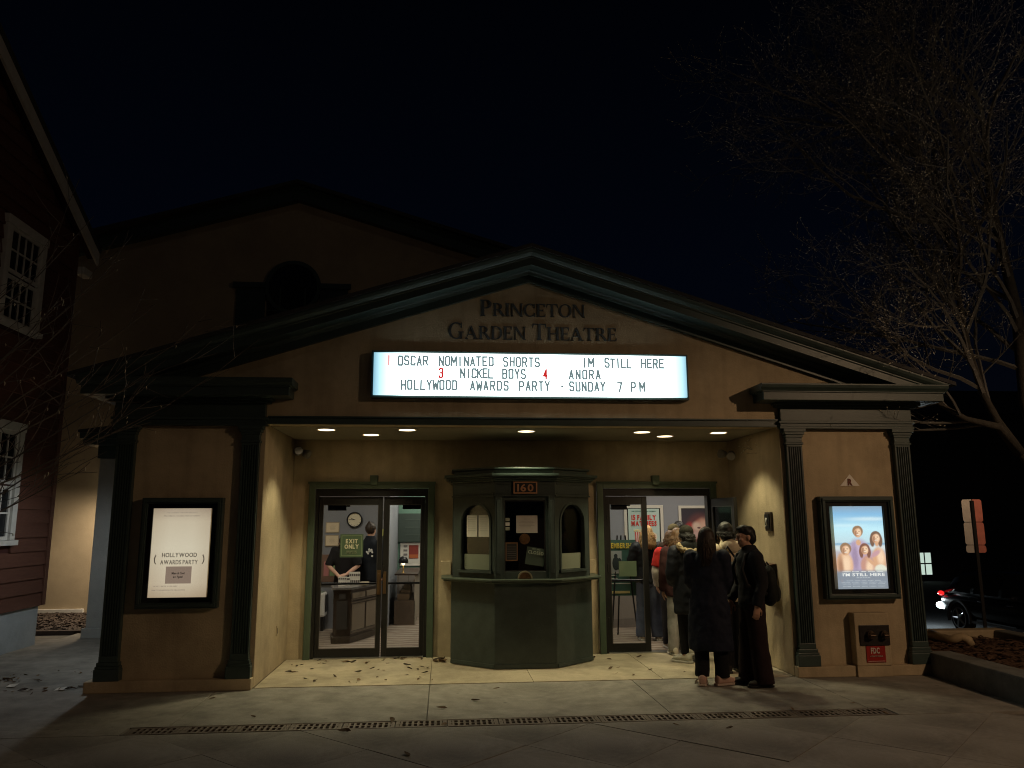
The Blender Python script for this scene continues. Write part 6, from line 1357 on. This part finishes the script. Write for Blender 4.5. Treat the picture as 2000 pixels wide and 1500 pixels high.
TWIG2 = mat('dark_twig', (.13, .115, .10), .85, var=.2, scale=20)
t2 = T('street_tree', 'thin bare street tree whose hanging twigs cross the left edge', 'tree', (-4.95, -3.4, 0))
rnd = random.Random(41); tips = []
MB().tube([(-4.95, -3.4, 0), (-4.94, -3.4, .6), (-4.92, -3.39, 1.3), (-4.96, -3.4, 2.2), (-5.0, -3.45, 3.4), (-5.1, -3.5, 4.6)], [.085, .062, .055, .045, .03, .012], 10).build('trunk', BARK, t2, True)
lm = MB()
for u, v, Y, z0 in ((398, 640, -3.1, 1.7), (445, 725, -3.2, 1.5), (330, 700, -3.5, 1.5), (240, 505, -3.3, 1.9), (185, 425, -3.6, 2.1), (150, 610, -3.0, 1.8), (255, 800, -3.7, 1.35), (100, 480, -3.8, 2.2), (300, 600, -2.9, 1.8), (205, 880, -3.3, 1.3), (120, 740, -4.0, 1.6)):
    tgt = atY(u, v, Y); a = Vector((-4.94, -3.4, z0)); m = a.lerp(tgt, .5) + Vector((0, 0, -.12 - .1 * rnd.random())); n = 12
    pts = [a * (1 - t) ** 2 + m * 2 * t * (1 - t) + tgt * t * t + Vector((rnd.uniform(-.012, .012), rnd.uniform(-.02, .02), rnd.uniform(-.012, .012))) * min(1, 3 * t) for t in [k / n for k in range(n + 1)]]
    lm.tube(pts, [.0095 * (1 - .80 * k / n) for k in range(n + 1)], 5, cap=False)
    for k in range(9):
        i = rnd.randint(3, n - 1); d = (pts[i + 1] - pts[i]).normalized()
        d = (d + Vector((rnd.uniform(-.5, .5), rnd.uniform(-.5, .5), rnd.uniform(-.25, .7)))).normalized()
        grow(lm, tips, pts[i], d, rnd.uniform(.25, .6), .0026, 2, rnd, (0, 0, 2), up=.05, jit=.12)
kind(lm.build('limbs', TWIG2, t2, False, fix=False), 'stuff')
ct_ = MB()
for p, d in tips:
    if rnd.random() < .22:
        L = rnd.uniform(.014, .028); c = p + Vector((rnd.uniform(-.006, .006), 0, -L)); ct_.tube([p, p.lerp(c, .4) + Vector((.003, 0, 0)), c], [.0022, .0035, .0015], 5)
kind(ct_.build('catkins', BUD, t2, False, fix=False), 'stuff')

# ================================================================== FALLEN LEAVES
rnd = random.Random(77); lms = []
for k in range(4):
    L = .034 + .006 * k; w = L * (.36 + .06 * k); cu = .010 + .004 * k
    me = MB().add([(-L, 0, .003), (-L * .3, w, cu), (-L * .3, 0, .004), (-L * .3, -w, cu * .6), (L * .4, w * .8, cu * 1.3), (L * .4, 0, .006), (L * .4, -w * .8, cu), (L, 0, .008 + cu * .5), (-L * 1.5, .004, .006)], [(0, 2, 1), (0, 3, 2), (1, 2, 5, 4), (2, 3, 6, 5), (4, 5, 7), (5, 6, 7), (8, 0, 1)]).mesh('fallen_leaf', False)
    me.materials.append(LEAF); lms.append(me)
def scatter(n, fx, fy, z, label, group, smin=.42, smax=.9):
    for k in range(n):
        o = link('fallen_leaf', rnd.choice(lms), None); q = rnd.uniform(smin, smax); o.scale = (q, q, q); o.location = (fx(), fy(), z); o.rotation_euler = (rnd.uniform(-.25, .25), rnd.uniform(-.25, .25), rnd.uniform(0, 6.28)); tag(o, label, 'leaf', group)
U = rnd.uniform
scatter(44, lambda: U(-2.85, -1.05), lambda: U(.12, 1.6), .007, 'dry brown leaf on the entry floor before the left doors', 'leaves on the left entry floor')
scatter(12, lambda: U(-1.75, -1.2), lambda: U(1.50, 1.64), .010, 'dry leaf swept against the left door threshold', 'leaves along the left door threshold')
scatter(22, lambda: -.95 + abs(rnd.gauss(0, .06)) * -1, lambda: 1.34 + rnd.gauss(0, .09), .012, 'crumpled leaf in the small pile beside the ticket booth', 'leaf pile at the booth', .6, 1.1)
scatter(14, lambda: U(.95, 2.4), lambda: U(.2, 1.6), .007, 'small dark leaf on the entry floor by the right doors', 'leaves on the right entry floor', .5, .9)
cl_ = [(U(-6.0, -4.75), U(.0, 2.0)) for _ in range(9)]
def cx(): global _c; _c = rnd.choice(cl_); return _c[0] + rnd.gauss(0, .16)
scatter(100, cx, lambda: _c[1] + rnd.gauss(0, .07), .002, 'dry dark leaf scattered on the side passage pavement', 'leaves in the side passage', .45, .95)
scatter(16, lambda: U(-3.4, 4.2), lambda: U(-2.9, -.15), .004, 'single dry leaf on the front pavement near the drain', 'leaves on the front pavement', .6, 1.0)
for x, y in ((-5.55, .35), (-4.95, .12)):
    tag(MB().add([(x - .05, y - .03, .004), (x + .05, y - .04, .012), (x + .06, y + .03, .03), (x - .04, y + .04, .02), (x, y, .006)], [(0, 1, 4), (1, 2, 4), (2, 3, 4), (3, 0, 4)]).build('paper_scrap', PAPER), 'white scrap of litter %s on the side passage pavement' % ('farther left' if x < -5.2 else 'close to the left pier'), 'litter')
